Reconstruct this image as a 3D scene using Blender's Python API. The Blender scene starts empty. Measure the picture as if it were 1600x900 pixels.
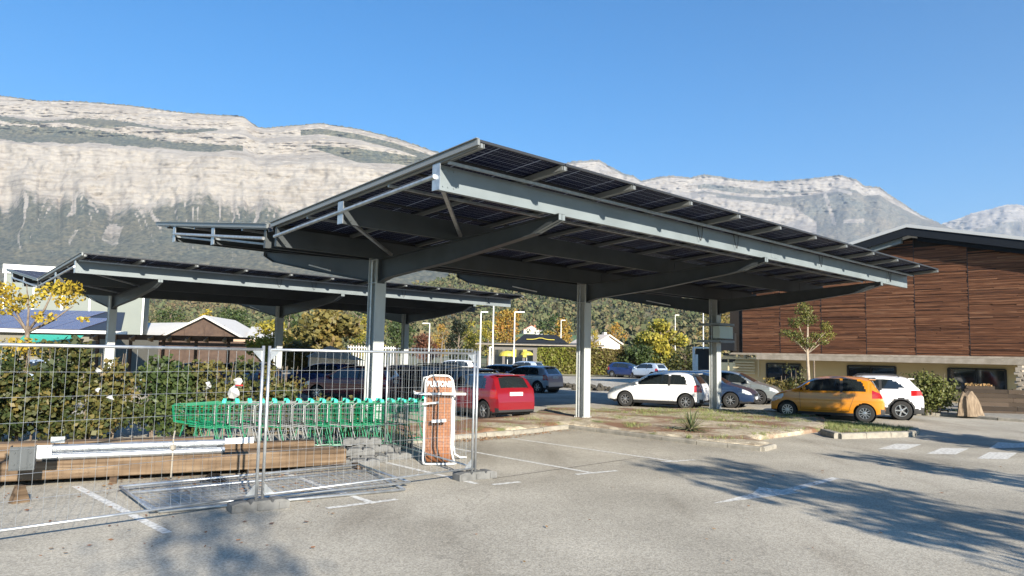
import bpy, math, random
import numpy as np
from mathutils import Vector, Matrix
random.seed(7); RNG = np.random.default_rng(7)
R = math.radians
scn = bpy.context.scene
col = scn.collection
# ------------------------------------------------------------------ camera
F, HOR, ROLL, HCAM = 1134.9, 551.86, R(-1.188), 2.1
TH = math.atan((HOR-450)/F); CR, SR = math.cos(ROLL), math.sin(ROLL)
def ray(x, y):
    X, V = x-800, 450-y
    X, V = X*CR+V*SR, -X*SR+V*CR
    return Vector((X/F, math.cos(TH)-V/F*math.sin(TH), math.sin(TH)+V/F*math.cos(TH)))
def G(x, y, z=0.0):                       # photo pixel -> point at height z
    d = ray(x, y); return Vector((0, 0, HCAM))+d*((z-HCAM)/d.z)
def AT(x, y, Y):                          # photo pixel -> point at forward distance Y
    d = ray(x, y); return Vector((0, 0, HCAM))+d*(Y/d.y)
cam = bpy.data.objects.new('camera', bpy.data.cameras.new('camera')); col.objects.link(cam)
right = Vector((CR, SR*math.sin(TH), -SR*math.cos(TH)))
fwd = Vector((0, math.cos(TH), math.sin(TH))); up = right.cross(fwd)
M3 = Matrix((right, up, -fwd)).transposed()
cam.matrix_world = Matrix.Translation((0, 0, HCAM)) @ M3.to_4x4()
cam.data.sensor_width = 36; cam.data.lens = F/1600*36
cam.data.clip_start = .1; cam.data.clip_end = 40000
scn.camera = cam
# ------------------------------------------------------------------ light
SUN_HEAD, SUN_EL = -25.0, 21.0            # heading the light travels towards, elevation
w = bpy.data.worlds.new('World'); scn.world = w; w.use_nodes = True
nt = w.node_tree; sky = nt.nodes.new('ShaderNodeTexSky'); sky.sky_type = 'NISHITA'
sky.sun_disc = False; sky.sun_elevation = R(SUN_EL); sky.sun_rotation = R(SUN_HEAD+180)
sky.air_density = 1.0; sky.dust_density = .05; sky.ozone_density = 3.5; sky.altitude = 250
bg = nt.nodes['Background']; bg.inputs[1].default_value = .08
hs = nt.nodes.new('ShaderNodeHueSaturation'); hs.inputs['Saturation'].default_value = 1.32; nt.links.new(sky.outputs[0], hs.inputs['Color']); nt.links.new(hs.outputs[0], bg.inputs[0])
sl = bpy.data.lights.new('sun', 'SUN'); sl.energy = 5.0; sl.angle = R(.53); sl.color = (1, .92, .79)
sun = bpy.data.objects.new('sun', sl); col.objects.link(sun)
ld = Vector((math.sin(R(SUN_HEAD))*math.cos(R(SUN_EL)), math.cos(R(SUN_HEAD))*math.cos(R(SUN_EL)), -math.sin(R(SUN_EL))))
sun.rotation_euler = ld.to_track_quat('-Z', 'Y').to_euler(); sun.location = (0, -10, 40)
scn.view_settings.view_transform = 'Standard'; scn.view_settings.look = 'None'
scn.view_settings.exposure = 1.31; scn.view_settings.gamma = 1
scn.render.engine = 'CYCLES'
scn.cycles.max_bounces = 6; scn.cycles.transparent_max_bounces = 12
# ------------------------------------------------------------------ materials
def mat(name, c, rough=.7, metal=0, c2=None, scale=4, detail=6, bump=0, bscale=None, spec=None, stretch=None, coat=0, ramp=(.35, .65)):
    m = bpy.data.materials.new(name); m.use_nodes = True
    t = m.node_tree; b = t.nodes['Principled BSDF']
    b.inputs['Base Color'].default_value = (*c, 1); b.inputs['Roughness'].default_value = rough
    b.inputs['Metallic'].default_value = metal
    if spec is not None: b.inputs['Specular IOR Level'].default_value = spec
    if coat: b.inputs['Coat Weight'].default_value = coat; b.inputs['Coat Roughness'].default_value = .05
    if c2 or bump:
        tc = t.nodes.new('ShaderNodeTexCoord'); mp = t.nodes.new('ShaderNodeMapping')
        t.links.new(tc.outputs['Object'], mp.inputs[0])
        if stretch: mp.inputs['Scale'].default_value = stretch
        n = t.nodes.new('ShaderNodeTexNoise'); n.inputs['Scale'].default_value = scale; n.inputs['Detail'].default_value = detail
        t.links.new(mp.outputs[0], n.inputs[0])
        if c2:
            r = t.nodes.new('ShaderNodeValToRGB'); r.color_ramp.elements[0].position = ramp[0]; r.color_ramp.elements[1].position = ramp[1]
            r.color_ramp.elements[0].color = (*c, 1); r.color_ramp.elements[1].color = (*c2, 1)
            t.links.new(n.outputs[0], r.inputs[0]); t.links.new(r.outputs[0], b.inputs['Base Color'])
        if bump:
            n2 = n
            if bscale:
                n2 = t.nodes.new('ShaderNodeTexNoise'); n2.inputs['Scale'].default_value = bscale; n2.inputs['Detail'].default_value = 5
                t.links.new(mp.outputs[0], n2.inputs[0])
            bp = t.nodes.new('ShaderNodeBump'); bp.inputs['Strength'].default_value = bump; bp.inputs['Distance'].default_value = .02
            t.links.new(n2.outputs[0], bp.inputs['Height']); t.links.new(bp.outputs[0], b.inputs['Normal'])
    return m
def rmat(name, cols, rough=.6, trans=0, bump=0, spec=.3, noise=0, nscale=3):
    """colour picked per face by the attribute rnd"""
    m = bpy.data.materials.new(name); m.use_nodes = True
    t = m.node_tree; b = t.nodes['Principled BSDF']; b.inputs['Roughness'].default_value = rough
    b.inputs['Specular IOR Level'].default_value = spec
    a = t.nodes.new('ShaderNodeAttribute'); a.attribute_name = 'rnd'
    r = t.nodes.new('ShaderNodeValToRGB'); cr = r.color_ramp
    while len(cr.elements) < len(cols): cr.elements.new(.5)
    for i, c in enumerate(cols):
        cr.elements[i].position = i/(len(cols)-1); cr.elements[i].color = (*c, 1)
    fac = a.outputs['Fac']
    if noise:
        tc = t.nodes.new('ShaderNodeTexCoord'); n = t.nodes.new('ShaderNodeTexNoise'); n.inputs['Scale'].default_value = nscale; n.inputs['Detail'].default_value = 5
        t.links.new(tc.outputs['Object'], n.inputs[0])
        ma = t.nodes.new('ShaderNodeMath'); ma.operation = 'MULTIPLY_ADD'; ma.inputs[1].default_value = noise
        t.links.new(n.outputs[0], ma.inputs[0]); 
        ma2 = t.nodes.new('ShaderNodeMath'); ma2.operation = 'SUBTRACT'; ma2.inputs[1].default_value = noise/2
        t.links.new(a.outputs['Fac'], ma2.inputs[0]); t.links.new(ma2.outputs[0], ma.inputs[2]); fac = ma.outputs[0]
    t.links.new(fac, r.inputs[0]); t.links.new(r.outputs[0], b.inputs['Base Color'])
    if trans:
        tr = t.nodes.new('ShaderNodeBsdfTranslucent'); t.links.new(r.outputs[0], tr.inputs[0])
        mx = t.nodes.new('ShaderNodeMixShader'); mx.inputs[0].default_value = trans
        out = t.nodes['Material Output']
        t.links.new(b.outputs[0], mx.inputs[1]); t.links.new(tr.outputs[0], mx.inputs[2]); t.links.new(mx.outputs[0], out.inputs[0])
    return m
# ------------------------------------------------------------------ mesh helpers
class MB:
    def __init__(s): s.v = []; s.f = []; s.r = []; s.u = None
    def add(s, vs, fs, rnd=None):
        n = len(s.v); s.v += [tuple(v) for v in vs]; s.f += [tuple(i+n for i in f) for f in fs]
        s.r += [random.random() if rnd is None else rnd]*len(fs); return s
    def box(s, c, d, rz=0, rnd=None, m=None):
        hx, hy, hz = d[0]/2, d[1]/2, d[2]/2; c = Vector(c)
        vs = [Vector((x, y, z)) for x in (-hx, hx) for y in (-hy, hy) for z in (-hz, hz)]
        if m is None: m = Matrix.Rotation(rz, 3, 'Z')
        vs = [m @ v+c for v in vs]
        return s.add(vs, [(0, 1, 3, 2), (4, 6, 7, 5), (0, 4, 5, 1), (2, 3, 7, 6), (0, 2, 6, 4), (1, 5, 7, 3)], rnd)
    def bar(s, a, b, w_, h_, upv=(0, 0, 1), rnd=None):      # rectangular bar from a to b, w_ sideways, h_ along up
        a, b = Vector(a), Vector(b); d = (b-a); L = d.length; d.normalize(); upv = Vector(upv)
        if abs(d.dot(upv)) > .98: upv = Vector((1, 0, 0))
        sd = d.cross(upv).normalized(); u2 = sd.cross(d)
        vs = [p+sd*x*w_/2+u2*z*h_/2 for p in (a, b) for x in (-1, 1) for z in (-1, 1)]
        return s.add(vs, [(0, 1, 3, 2), (4, 6, 7, 5), (0, 4, 5, 1), (2, 3, 7, 6), (0, 2, 6, 4), (1, 5, 7, 3)], rnd)
    def tube(s, pts, r, n=8, cap=True, rnd=None):
        pts = [Vector(p) for p in pts]; rr = r if isinstance(r, (list, tuple)) else [r]*len(pts)
        vs = []; prev = None
        for i, p in enumerate(pts):
            d = (pts[min(i+1, len(pts)-1)]-pts[max(i-1, 0)]).normalized()
            if prev is None:
                u = Vector((0, 0, 1)) if abs(d.z) < .9 else Vector((1, 0, 0)); u = (u-d*u.dot(d)).normalized()
            else: u = (prev-d*prev.dot(d)).normalized()
            prev = u; k = d.cross(u)
            for j in range(n):
                a = 2*math.pi*j/n; vs.append(p+(u*math.cos(a)+k*math.sin(a))*rr[i])
        fs = [(i*n+j, i*n+(j+1) % n, (i+1)*n+(j+1) % n, (i+1)*n+j) for i in range(len(pts)-1) for j in range(n)]
        if cap: fs += [tuple(range(n))[::-1], tuple((len(pts)-1)*n+j for j in range(n))]
        return s.add(vs, fs, rnd)
    def prism(s, poly, h0, h1, axis='z', rnd=None):         # polygon extruded; axis = extrusion axis
        n = len(poly)
        def P(a, b, h): return {'z': (a, b, h), 'y': (a, h, b), 'x': (h, a, b)}[axis]
        vs = [P(a, b, h0) for a, b in poly]+[P(a, b, h1) for a, b in poly]
        fs = [tuple(range(n))[::-1], tuple(range(n, 2*n))]+[(i, (i+1) % n, n+(i+1) % n, n+i) for i in range(n)]
        return s.add(vs, fs, rnd)
    def lathe(s, prof, c=(0, 0, 0), axis='z', n=24, rnd=None, cap=True):
        vs = []; c = Vector(c)
        for r, h in prof:
            for j in range(n):
                a = 2*math.pi*j/n; x, y = r*math.cos(a), r*math.sin(a)
                vs.append(c+Vector((x, y, h) if axis == 'z' else (x, h, y)))
        m = len(prof)
        fs = [(i*n+j, i*n+(j+1) % n, (i+1)*n+(j+1) % n, (i+1)*n+j) for i in range(m-1) for j in range(n)]
        if cap: fs += [tuple(range(n))[::-1], tuple((m-1)*n+j for j in range(n))]
        return s.add(vs, fs, rnd)
    def build(s, name, m, parent=None, smooth=False, uv=None):
        me = bpy.data.meshes.new(name); me.from_pydata([tuple(v) for v in s.v], [], s.f)
        a = me.attributes.new('rnd', 'FLOAT', 'FACE'); a.data.foreach_set('value', np.array(s.r, dtype=np.float32)[:len(me.polygons)])
        import bmesh
        bm = bmesh.new(); bm.from_mesh(me); bmesh.ops.recalc_face_normals(bm, faces=bm.faces); bm.to_mesh(me); bm.free()
        if smooth: 
            me.polygons.foreach_set('use_smooth', [True]*len(me.polygons))
            if smooth != True: me.set_sharp_from_angle(angle=R(smooth))
        me.materials.append(m); me.update()
        o = bpy.data.objects.new(name, me); col.objects.link(o); o.parent = parent
        return o
def npmesh(name, v, f, m, parent=None, rnd=None, smooth=False):
    """v (N,3), f (M,k) arrays"""
    me = bpy.data.meshes.new(name); k = f.shape[1]
    me.vertices.add(len(v)); me.vertices.foreach_set('co', v.astype(np.float32).ravel())
    me.loops.add(f.size); me.loops.foreach_set('vertex_index', f.astype(np.int32).ravel())
    me.polygons.add(len(f)); me.polygons.foreach_set('loop_start', np.arange(0, f.size, k, dtype=np.int32))
    me.update(calc_edges=True)
    if rnd is not None:
        a = me.attributes.new('rnd', 'FLOAT', 'FACE'); a.data.foreach_set('value', rnd.astype(np.float32))
    if smooth: me.polygons.foreach_set('use_smooth', np.ones(len(f), bool))
    me.materials.append(m); me.validate()
    o = bpy.data.objects.new(name, me); col.objects.link(o); o.parent = parent
    return o
def tag(o, label=None, cat=None, group=None, kind=None):
    if label: o['label'] = label
    if cat: o['category'] = cat
    if group: o['group'] = group
    if kind: o['kind'] = kind
    return o
def thing(name, loc, rz=0, label=None, cat=None, group=None):
    o = bpy.data.objects.new(name, None); col.objects.link(o); o.location = loc; o.rotation_euler = (0, 0, rz)
    o.empty_display_size = .3
    return tag(o, label, cat, group)
def copy_tree(o, parent=None, mats=None):
    c = o.copy(); col.objects.link(c); c.parent = parent
    for ch in [k for k in KIDS(o)]: copy_tree(ch, c)
    return c
def KIDS(o): return [k for k in bpy.data.objects if k.parent == o]
def text_mesh(name, s, size, m, parent, matrix, extrude=.004, bold=.0, sx=1):
    cu = bpy.data.curves.new('lettering', 'FONT'); cu.body = s; cu.size = size; cu.extrude = extrude; cu.align_x = 'CENTER'; cu.align_y = 'CENTER'; cu.offset = bold
    tmp = bpy.data.objects.new('lettering_tmp', cu); col.objects.link(tmp)
    bpy.context.view_layer.update()
    me = bpy.data.meshes.new_from_object(tmp.evaluated_get(bpy.context.evaluated_depsgraph_get()))
    bpy.data.objects.remove(tmp); me.materials.clear(); me.materials.append(m)
    me.transform(matrix @ Matrix.Diagonal((sx, 1, 1, 1)))
    o = bpy.data.objects.new(name, me); col.objects.link(o); o.parent = parent
    return o
# value noise (numpy) for terrain
_NT = RNG.random((256, 256))
def vnoise(x, y):
    x = np.asarray(x, float); y = np.asarray(y, float)
    xi = np.floor(x).astype(int); yi = np.floor(y).astype(int); fx = x-xi; fy = y-yi
    fx = fx*fx*(3-2*fx); fy = fy*fy*(3-2*fy)
    g = lambda a, b: _NT[a & 255, b & 255]
    return (g(xi, yi)*(1-fx)+g(xi+1, yi)*fx)*(1-fy)+(g(xi, yi+1)*(1-fx)+g(xi+1, yi+1)*fx)*fy
def fbm(x, y, o=5):
    t = 0; a = .5; 
    for i in range(o): t = t+a*vnoise(x+17.3*i, y+9.1*i); x = x*2.03; y = y*2.03; a *= .5
    return t/(1-.5**o)
# ================================================================== SETTING
AZ = R(47.086); AX = Vector((math.sin(AZ), math.cos(AZ), 0)); NR = Vector((math.cos(AZ), -math.sin(AZ), 0))
# asphalt: pale weathered aggregate with stains
def asphalt(name, c_dark, c_lite, tint=(1, 1, 1)):
    m = bpy.data.materials.new(name); m.use_nodes = True; t = m.node_tree; b = t.nodes['Principled BSDF']
    tc = t.nodes.new('ShaderNodeTexCoord')
    def noise(sc, det=4, st=None):
        n = t.nodes.new('ShaderNodeTexNoise'); n.inputs['Scale'].default_value = sc; n.inputs['Detail'].default_value = det
        if st:
            mp = t.nodes.new('ShaderNodeMapping'); mp.inputs['Scale'].default_value = st; mp.inputs['Rotation'].default_value = (0, 0, R(43)); t.links.new(tc.outputs['Object'], mp.inputs[0]); t.links.new(mp.outputs[0], n.inputs[0])
        else: t.links.new(tc.outputs['Object'], n.inputs[0])
        return n
    def ramp(src, p0, c0, p1, c1):
        r = t.nodes.new('ShaderNodeValToRGB'); e = r.color_ramp.elements
        e[0].position = p0; e[0].color = (*c0, 1); e[1].position = p1; e[1].color = (*c1, 1); t.links.new(src, r.inputs[0]); return r
    v = t.nodes.new('ShaderNodeTexVoronoi'); v.inputs['Scale'].default_value = 55; t.links.new(tc.outputs['Object'], v.inputs[0])
    sp = ramp(v.outputs['Color'], .08, c_dark, .80, c_lite)
    fine = ramp(noise(140, 2).outputs[0], .33, (.72,)*3, .64, (1.14,)*3)
    big = ramp(noise(.35, 6).outputs[0], .34, (.74, .73, .71), .62, (1.06, 1.05, 1.03))
    st = ramp(noise(.9, 7, (1, .2, 1)).outputs[0], .54, (1, 1, 1), .70, (.80, .785, .77))
    cur = sp.outputs[0]
    for k in (fine, big, st):
        mx = t.nodes.new('ShaderNodeMix'); mx.data_type = 'RGBA'; mx.blend_type = 'MULTIPLY'; mx.inputs[0].default_value = 1
        t.links.new(cur, mx.inputs[6]); t.links.new(k.outputs[0], mx.inputs[7]); cur = mx.outputs[2]
    # cracks
    vc = t.nodes.new('ShaderNodeTexVoronoi'); vc.feature = 'DISTANCE_TO_EDGE'; vc.inputs['Scale'].default_value = .23
    wn = noise(1.6, 5); mv = t.nodes.new('ShaderNodeVectorMath'); mv.operation = 'MULTIPLY_ADD'; mv.inputs[1].default_value = (1.2, 1.2, 1.2)
    t.links.new(wn.outputs['Color'], mv.inputs[0]); t.links.new(tc.outputs['Object'], mv.inputs[2]); t.links.new(mv.outputs[0], vc.inputs[0])
    cr = ramp(vc.outputs[0], .0015, (.45,)*3, .005, (1,)*3)
    mx = t.nodes.new('ShaderNodeMix'); mx.data_type = 'RGBA'; mx.blend_type = 'MULTIPLY'; mx.inputs[0].default_value = .4
    t.links.new(cur, mx.inputs[6]); t.links.new(cr.outputs[0], mx.inputs[7]); cur = mx.outputs[2]
    t.links.new(cur, b.inputs['Base Color']); b.inputs['Roughness'].default_value = .88; b.inputs['Specular IOR Level'].default_value = .25
    bp = t.nodes.new('ShaderNodeBump'); bp.inputs['Strength'].default_value = .35; bp.inputs['Distance'].default_value = .006
    t.links.new(v.outputs['Distance'], bp.inputs['Height']); t.links.new(bp.outputs[0], b.inputs['Normal'])
    return m
M = {}
M['asphalt'] = asphalt('pale_asphalt', (.285, .262, .220), (.49, .453, .38))
M['earth'] = mat('dry_meadow', (.09, .11, .045), .95, c2=(.16, .14, .08), scale=.05)
M['kerb'] = mat('kerb_concrete', (.20, .185, .155), .9, c2=(.29, .265, .22), scale=6, bump=.4, bscale=40)
M['paint'] = mat('worn_road_paint', (.62, .61, .57), .8, c2=(.38, .36, .33), scale=16, detail=9, ramp=(.47, .60))
M['steel'] = mat('painted_steel_grey', (.20, .232, .245), .45, .15, c2=(.165, .192, .202), scale=1.5, bump=.03)
M['galv'] = mat('galvanised_steel', (.52, .54, .55), .38, .75, c2=(.38, .40, .42), scale=9)
M['alu'] = mat('aluminium_rail', (.22, .23, .225), .45, .4)
M['colsteel'] = mat('column_pale_galvanised', (.46, .48, .465), .5, .1, c2=(.38, .40, .39), scale=3, stretch=(1, 1, .3))
M['darkmetal'] = mat('dark_cover', (.03, .032, .036), .5, .2)
M['black'] = mat('black_plastic', (.012, .012, .013), .55)
M['white'] = mat('white_paint', (.78, .78, .76), .4, c2=(.66, .66, .63), scale=8)
def sheet(name, pts, z, m, label=None):
    mb = MB(); mb.add([(p[0], p[1], z) for p in pts], [tuple(range(len(pts)))])
    return mb.build(name, m)
S = 18000
tag(sheet('ground', [(-S, -600), (S, -600), (S, S), (-S, S)], -.03, M['earth']), kind='structure')
tag(sheet('car_park_surface', [(-60, -40), (60, -40), (60, 71), (-60, 71)], 0, M['asphalt']), kind='structure')
# line markings: quads from pixels on the ground
def strip(name, a, b, wd, z=.004, label=None):
    a, b = Vector(a), Vector(b); d = (b-a).normalized(); n_ = Vector((-d.y, d.x, 0))*wd/2
    o = sheet(name, [a+n_, b+n_, b-n_, a-n_], z, M['paint'])
    return o
lines = [((800, 685), (1060, 722)), ((640, 688.5), (925, 739)), ((600, 722), (745, 756)), ((410, 728), (585, 787)), ((118, 760), (262, 833))]
for i, (p, q) in enumerate(lines): tag(strip('bay_line', G(*p), G(*q), .11), kind='structure')
for p, q in [((1034, 722.5), (1085, 719)), ((900, 742), (964, 736)), ((510, 795), (620, 781)), ((770, 758), (812, 753.5))]:
    tag(strip('bay_tick', G(*p), G(*q), .11, .008), kind='structure')
for p, q in [((826, 617.5), (905, 616)), ((1085, 651), (1120, 652)), ((1010, 600.5), (925, 600.5))]:
    tag(strip('bay_line', G(*p), G(*q), .14), kind='structure')
# crossing
for c in [(1407, 698), (1482, 705), (1559, 712), (1640, 719)]:
    p = G(*c); d = Vector((.66, .75, 0)).normalized(); e = Vector((1, -.02, 0))
    # stripe about 1.1 m along d and .5 m across
    a = p-d*.55-e*.24; tag(sheet('crossing_stripe', [p-d*.8-e*.33, p-d*.8+e*.33, p+d*.8+e*.33, p+d*.8-e*.33], .004, M['paint']), kind='structure')
tag(sheet('road_arrow', [G(1113, 787), G(1176, 771), G(1186, 761), G(1222, 765.5), G(1300, 746), G(1312, 748), G(1238, 768.5), G(1253, 770), G(1180, 779)], .004, M['paint']), kind='structure')
tag(sheet('road_arrow', [G(1545, 701), G(1560, 691), G(1590, 693), G(1640, 686), G(1648, 688), G(1601, 696), G(1608, 699)], .004, M['paint']), kind='structure')
for k in range(5):
    p = G(935+26*k, 602.5); tag(strip('road_dash', p, p+Vector((.9, .12, 0)), .25), kind='structure')
# asphalt ruts: repaired strip joint
tag(strip('asphalt_joint', G(770, 748), G(1000, 715), .025, .003), kind='structure').data.materials[0] = mat('joint_tar', (.05, .048, .045), .9)

# ---- islands (dirt, grass, leaf litter) with kerbs
def dirt_mat():
    m = bpy.data.materials.new('island_dirt'); m.use_nodes = True; t = m.node_tree; b = t.nodes['Principled BSDF']; b.inputs['Roughness'].default_value = .95
    tc = t.nodes.new('ShaderNodeTexCoord')
    def nz(s, d=6):
        n = t.nodes.new('ShaderNodeTexNoise'); n.inputs['Scale'].default_value = s; n.inputs['Detail'].default_value = d; t.links.new(tc.outputs['Object'], n.inputs[0]); return n
    def rp(s, a, b_): 
        r = t.nodes.new('ShaderNodeValToRGB'); r.color_ramp.elements[0].position = a; r.color_ramp.elements[1].position = b_; t.links.new(s, r.inputs[0]); return r
    base = rp(nz(5).outputs[0], .3, .7); base.color_ramp.elements[0].color = (.24, .19, .13, 1); base.color_ramp.elements[1].color = (.52, .46, .35, 1)
    cur = base.outputs[0]
    for sc, a, b_, c in [(.7, .44, .58, (.19, .10, .055)), (1.1, .60, .68, (.13, .15, .045)), (30, .58, .70, (.10, .07, .05))]:
        n = nz(sc); k = rp(n.outputs[0], a, b_); mx = t.nodes.new('ShaderNodeMix'); mx.data_type = 'RGBA'; mx.inputs[7].default_value = (*c, 1)
        mpn = t.nodes.new('ShaderNodeMapping'); mpn.inputs['Location'].default_value = (sc*31, sc*7, 0); t.links.new(tc.outputs['Object'], mpn.inputs[0]); t.links.new(mpn.outputs[0], n.inputs[0])
        t.links.new(k.outputs[0], mx.inputs[0]); t.links.new(cur, mx.inputs[6]); cur = mx.outputs[2]
    t.links.new(cur, b.inputs['Base Color'])
    bp = t.nodes.new('ShaderNodeBump'); bp.inputs['Strength'].default_value = .8; bp.inputs['Distance'].default_value = .03
    t.links.new(nz(18).outputs[0], bp.inputs['Height']); t.links.new(bp.outputs[0], b.inputs['Normal'])
    return m
M['dirt'] = dirt_mat()
def grid_fill(poly, z0, amp, step=.25):
    """bumpy top surface for a convex-ish polygon: grid points inside, triangulated with the outline"""
    from mathutils.geometry import delaunay_2d_cdt
    xs = [p[0] for p in poly]; ys = [p[1] for p in poly]
    out = []
    n = len(poly)
    for i in range(n):
        a, b = Vector(poly[i][:2]), Vector(poly[(i+1) % n][:2]); k = max(1, int((b-a).length/step))
        out += [a.lerp(b, j/k) for j in range(k)]
    no = len(out)
    def inside(x, y):
        c = False
        for i in range(n):
            x1, y1 = poly[i][0], poly[i][1]; x2, y2 = poly[(i+1) % n][0], poly[(i+1) % n][1]
            if (y1 > y) != (y2 > y) and x < (x2-x1)*(y-y1)/(y2-y1)+x1: c = not c
        return c
    pts = list(out)
    x = min(xs)
    while x < max(xs):
        y = min(ys)
        while y < max(ys):
            jx, jy = x+random.uniform(-.05, .05), y+random.uniform(-.05, .05)
            if inside(jx, jy): pts.append(Vector((jx, jy)))
            y += step
        x += step
    edges = [(i, (i+1) % no) for i in range(no)]
    vs, es, fs, *_ = delaunay_2d_cdt(pts, edges, [list(range(no))], 1, 1e-4)
    V = []
    for i, v in enumerate(vs):
        zz = z0+(0 if i < no else amp*(float(fbm(v.x*.9+50, v.y*.9+50))-.15))
        V.append((v.x, v.y, zz))
    return V, [tuple(f) for f in fs]
def island(name, pix, z0, amp, kind='structure'):
    poly = [G(*p) for p in pix]; V, Fs = grid_fill(poly, z0, amp)
    mb = MB(); mb.add(V, Fs)
    n = len(poly); vs = []
    for p in poly: vs += [(p.x, p.y, -.02), (p.x, p.y, z0)]
    mb.add(vs, [(2*i, 2*((i+1) % n), 2*((i+1) % n)+1, 2*i+1) for i in range(n)])
    o = mb.build(name, M['dirt'], smooth=True); tag(o, kind=kind); return poly
IS1 = [(560, 700), (640, 692), (712, 684), (800, 677), (890, 668), (985, 680), (1090, 693), (1190, 703.5), (1207, 699), (1170, 690), (1230, 682), (1300, 672), (1290, 660), (1215, 648), (1090, 643), (985, 644), (860, 641), (830, 652), (700, 664), (560, 672)]
poly1 = island('planted_island', IS1, .10, .12)
IS2 = [(1289, 678), (1310, 684.5), (1423, 681), (1428, 676), (1350, 667), (1290, 664)]
poly2 = island('planted_island', IS2, .10, .05)
def kerb(pts, hgt=.105, wd=.14):
    pts = [Vector((p.x, p.y, 0)) for p in pts]
    mb = MB(); n = len(pts)
    for i in range(n-1):
        a, b = pts[i], pts[i+1]; L = (b-a).length; k = max(1, round(L/1.0)); d = (b-a)/k
        for j in range(k):
            p0 = a+d*j+d*.008; p1 = a+d*(j+1)-d*.008; h2 = hgt+random.uniform(-.006, .006)
            e = d.normalized(); s_ = Vector((-e.y, e.x, 0))
            prof = [(-wd/2, -.02), (-wd/2, h2-.03), (-wd/2+.03, h2), (wd/2, h2), (wd/2, -.02)]
            vs = [p0+s_*u+Vector((0, 0, z)) for u, z in prof]+[p1+s_*u+Vector((0, 0, z)) for u, z in prof]
            mb.add(vs, [(0, 1, 2, 3, 4), (9, 8, 7, 6, 5)]+[(q, (q+1) % 5, 5+(q+1) % 5, 5+q) for q in range(5)])
    return tag(mb.build('kerb', M['kerb']), kind='structure')
kerb([G(*p) for p in [(640, 693.5), (712, 686), (800, 679), (888, 669.5), (985, 681.5), (1090, 694.5), (1190, 705), (1209, 700)]])
kerb([G(*p) for p in [(1288, 679), (1310, 685.5), (1424, 682), (1430, 676)]], .15, .22)
kerb([G(*p) for p in [(1425, 648), (1500, 652), (1560, 657), (1660, 664)]], .12, .14)
tag(sheet('pavement', [G(1425, 647.5), G(1500, 651.5), G(1560, 656.5), G(1660, 663.5), G(1700, 640), G(1430, 630)], .11, M['kerb']), kind='structure')
tag(sheet('verge', [(-30, 70.9), (60, 70.9), (60, 82), (-30, 82)], .05, mat('dry_grass_verge', (.20, .19, .09), .95, c2=(.30, .26, .16), scale=1)), kind='structure')
# ================================================================== SOLAR CANOPIES
T0, T1, D, LN, LF, ZV, SN, SF, SB, SAF, ZB = 2.807, 2.647, 7.713, 7.151, 7.887, 4.85, .065, .124, 6.064, 6.3, .545
def cell_mat():
    m = bpy.data.materials.new('bifacial_cells'); m.use_nodes = True; t = m.node_tree; b = t.nodes['Principled BSDF']
    tc = t.nodes.new('ShaderNodeTexCoord'); sx = t.nodes.new('ShaderNodeSeparateXYZ'); t.links.new(tc.outputs['Object'], sx.inputs[0])
    def line(out, per, off, wd):
        a = t.nodes.new('ShaderNodeMath'); a.operation = 'MULTIPLY_ADD'; a.inputs[1].default_value = 1/per; a.inputs[2].default_value = off
        f = t.nodes.new('ShaderNodeMath'); f.operation = 'FRACT'; t.links.new(out, a.inputs[0]); t.links.new(a.outputs[0], f.inputs[0])
        g = t.nodes.new('ShaderNodeMath'); g.operation = 'LESS_THAN'; g.inputs[1].default_value = wd/per; t.links.new(f.outputs[0], g.inputs[0]); return g.outputs[0]
    L = [line(sx.outputs[0], .0925, .05, .0034), line(sx.outputs[1], .168, .5, .0065), line(sx.outputs[0], 1.86/2, .5+.009, .022)]
    cur = L[0]
    for k in L[1:]:
        q = t.nodes.new('ShaderNodeMath'); q.operation = 'MAXIMUM'; t.links.new(cur, q.inputs[0]); t.links.new(k, q.inputs[1]); cur = q.outputs[0]
    b.inputs['Base Color'].default_value = (.004, .007, .030, 1); b.inputs['Roughness'].default_value = .4
    b.inputs['Specular IOR Level'].default_value = .03
    tr = t.nodes.new('ShaderNodeBsdfTranslucent'); tr.inputs[0].default_value = (.4, .45, .55, 1)
    df = t.nodes.new('ShaderNodeBsdfDiffuse'); df.inputs[0].default_value = (.5, .54, .62, 1)
    m1 = t.nodes.new('ShaderNodeMixShader'); m1.inputs[0].default_value = .45; t.links.new(df.outputs[0], m1.inputs[1]); t.links.new(tr.outputs[0], m1.inputs[2])
    mx = t.nodes.new('ShaderNodeMixShader'); t.links.new(cur, mx.inputs[0]); t.links.new(b.outputs[0], mx.inputs[1]); t.links.new(m1.outputs[0], mx.inputs[2])
    t.links.new(mx.outputs[0], t.nodes['Material Output'].inputs[0]); return m
M['cells'] = cell_mat()
M['shade'] = mat('shaded_and_dark_steel', (.052, .060, .065), .5, .15, c2=(.04, .047, .051), scale=2)  # under-roof shade put into the colour of arms and inner beams; also dark shoes
def zr(s): return ZV+(SN*s if s > 0 else -SF*s)            # roof top height at s (s > 0 near side)
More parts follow.
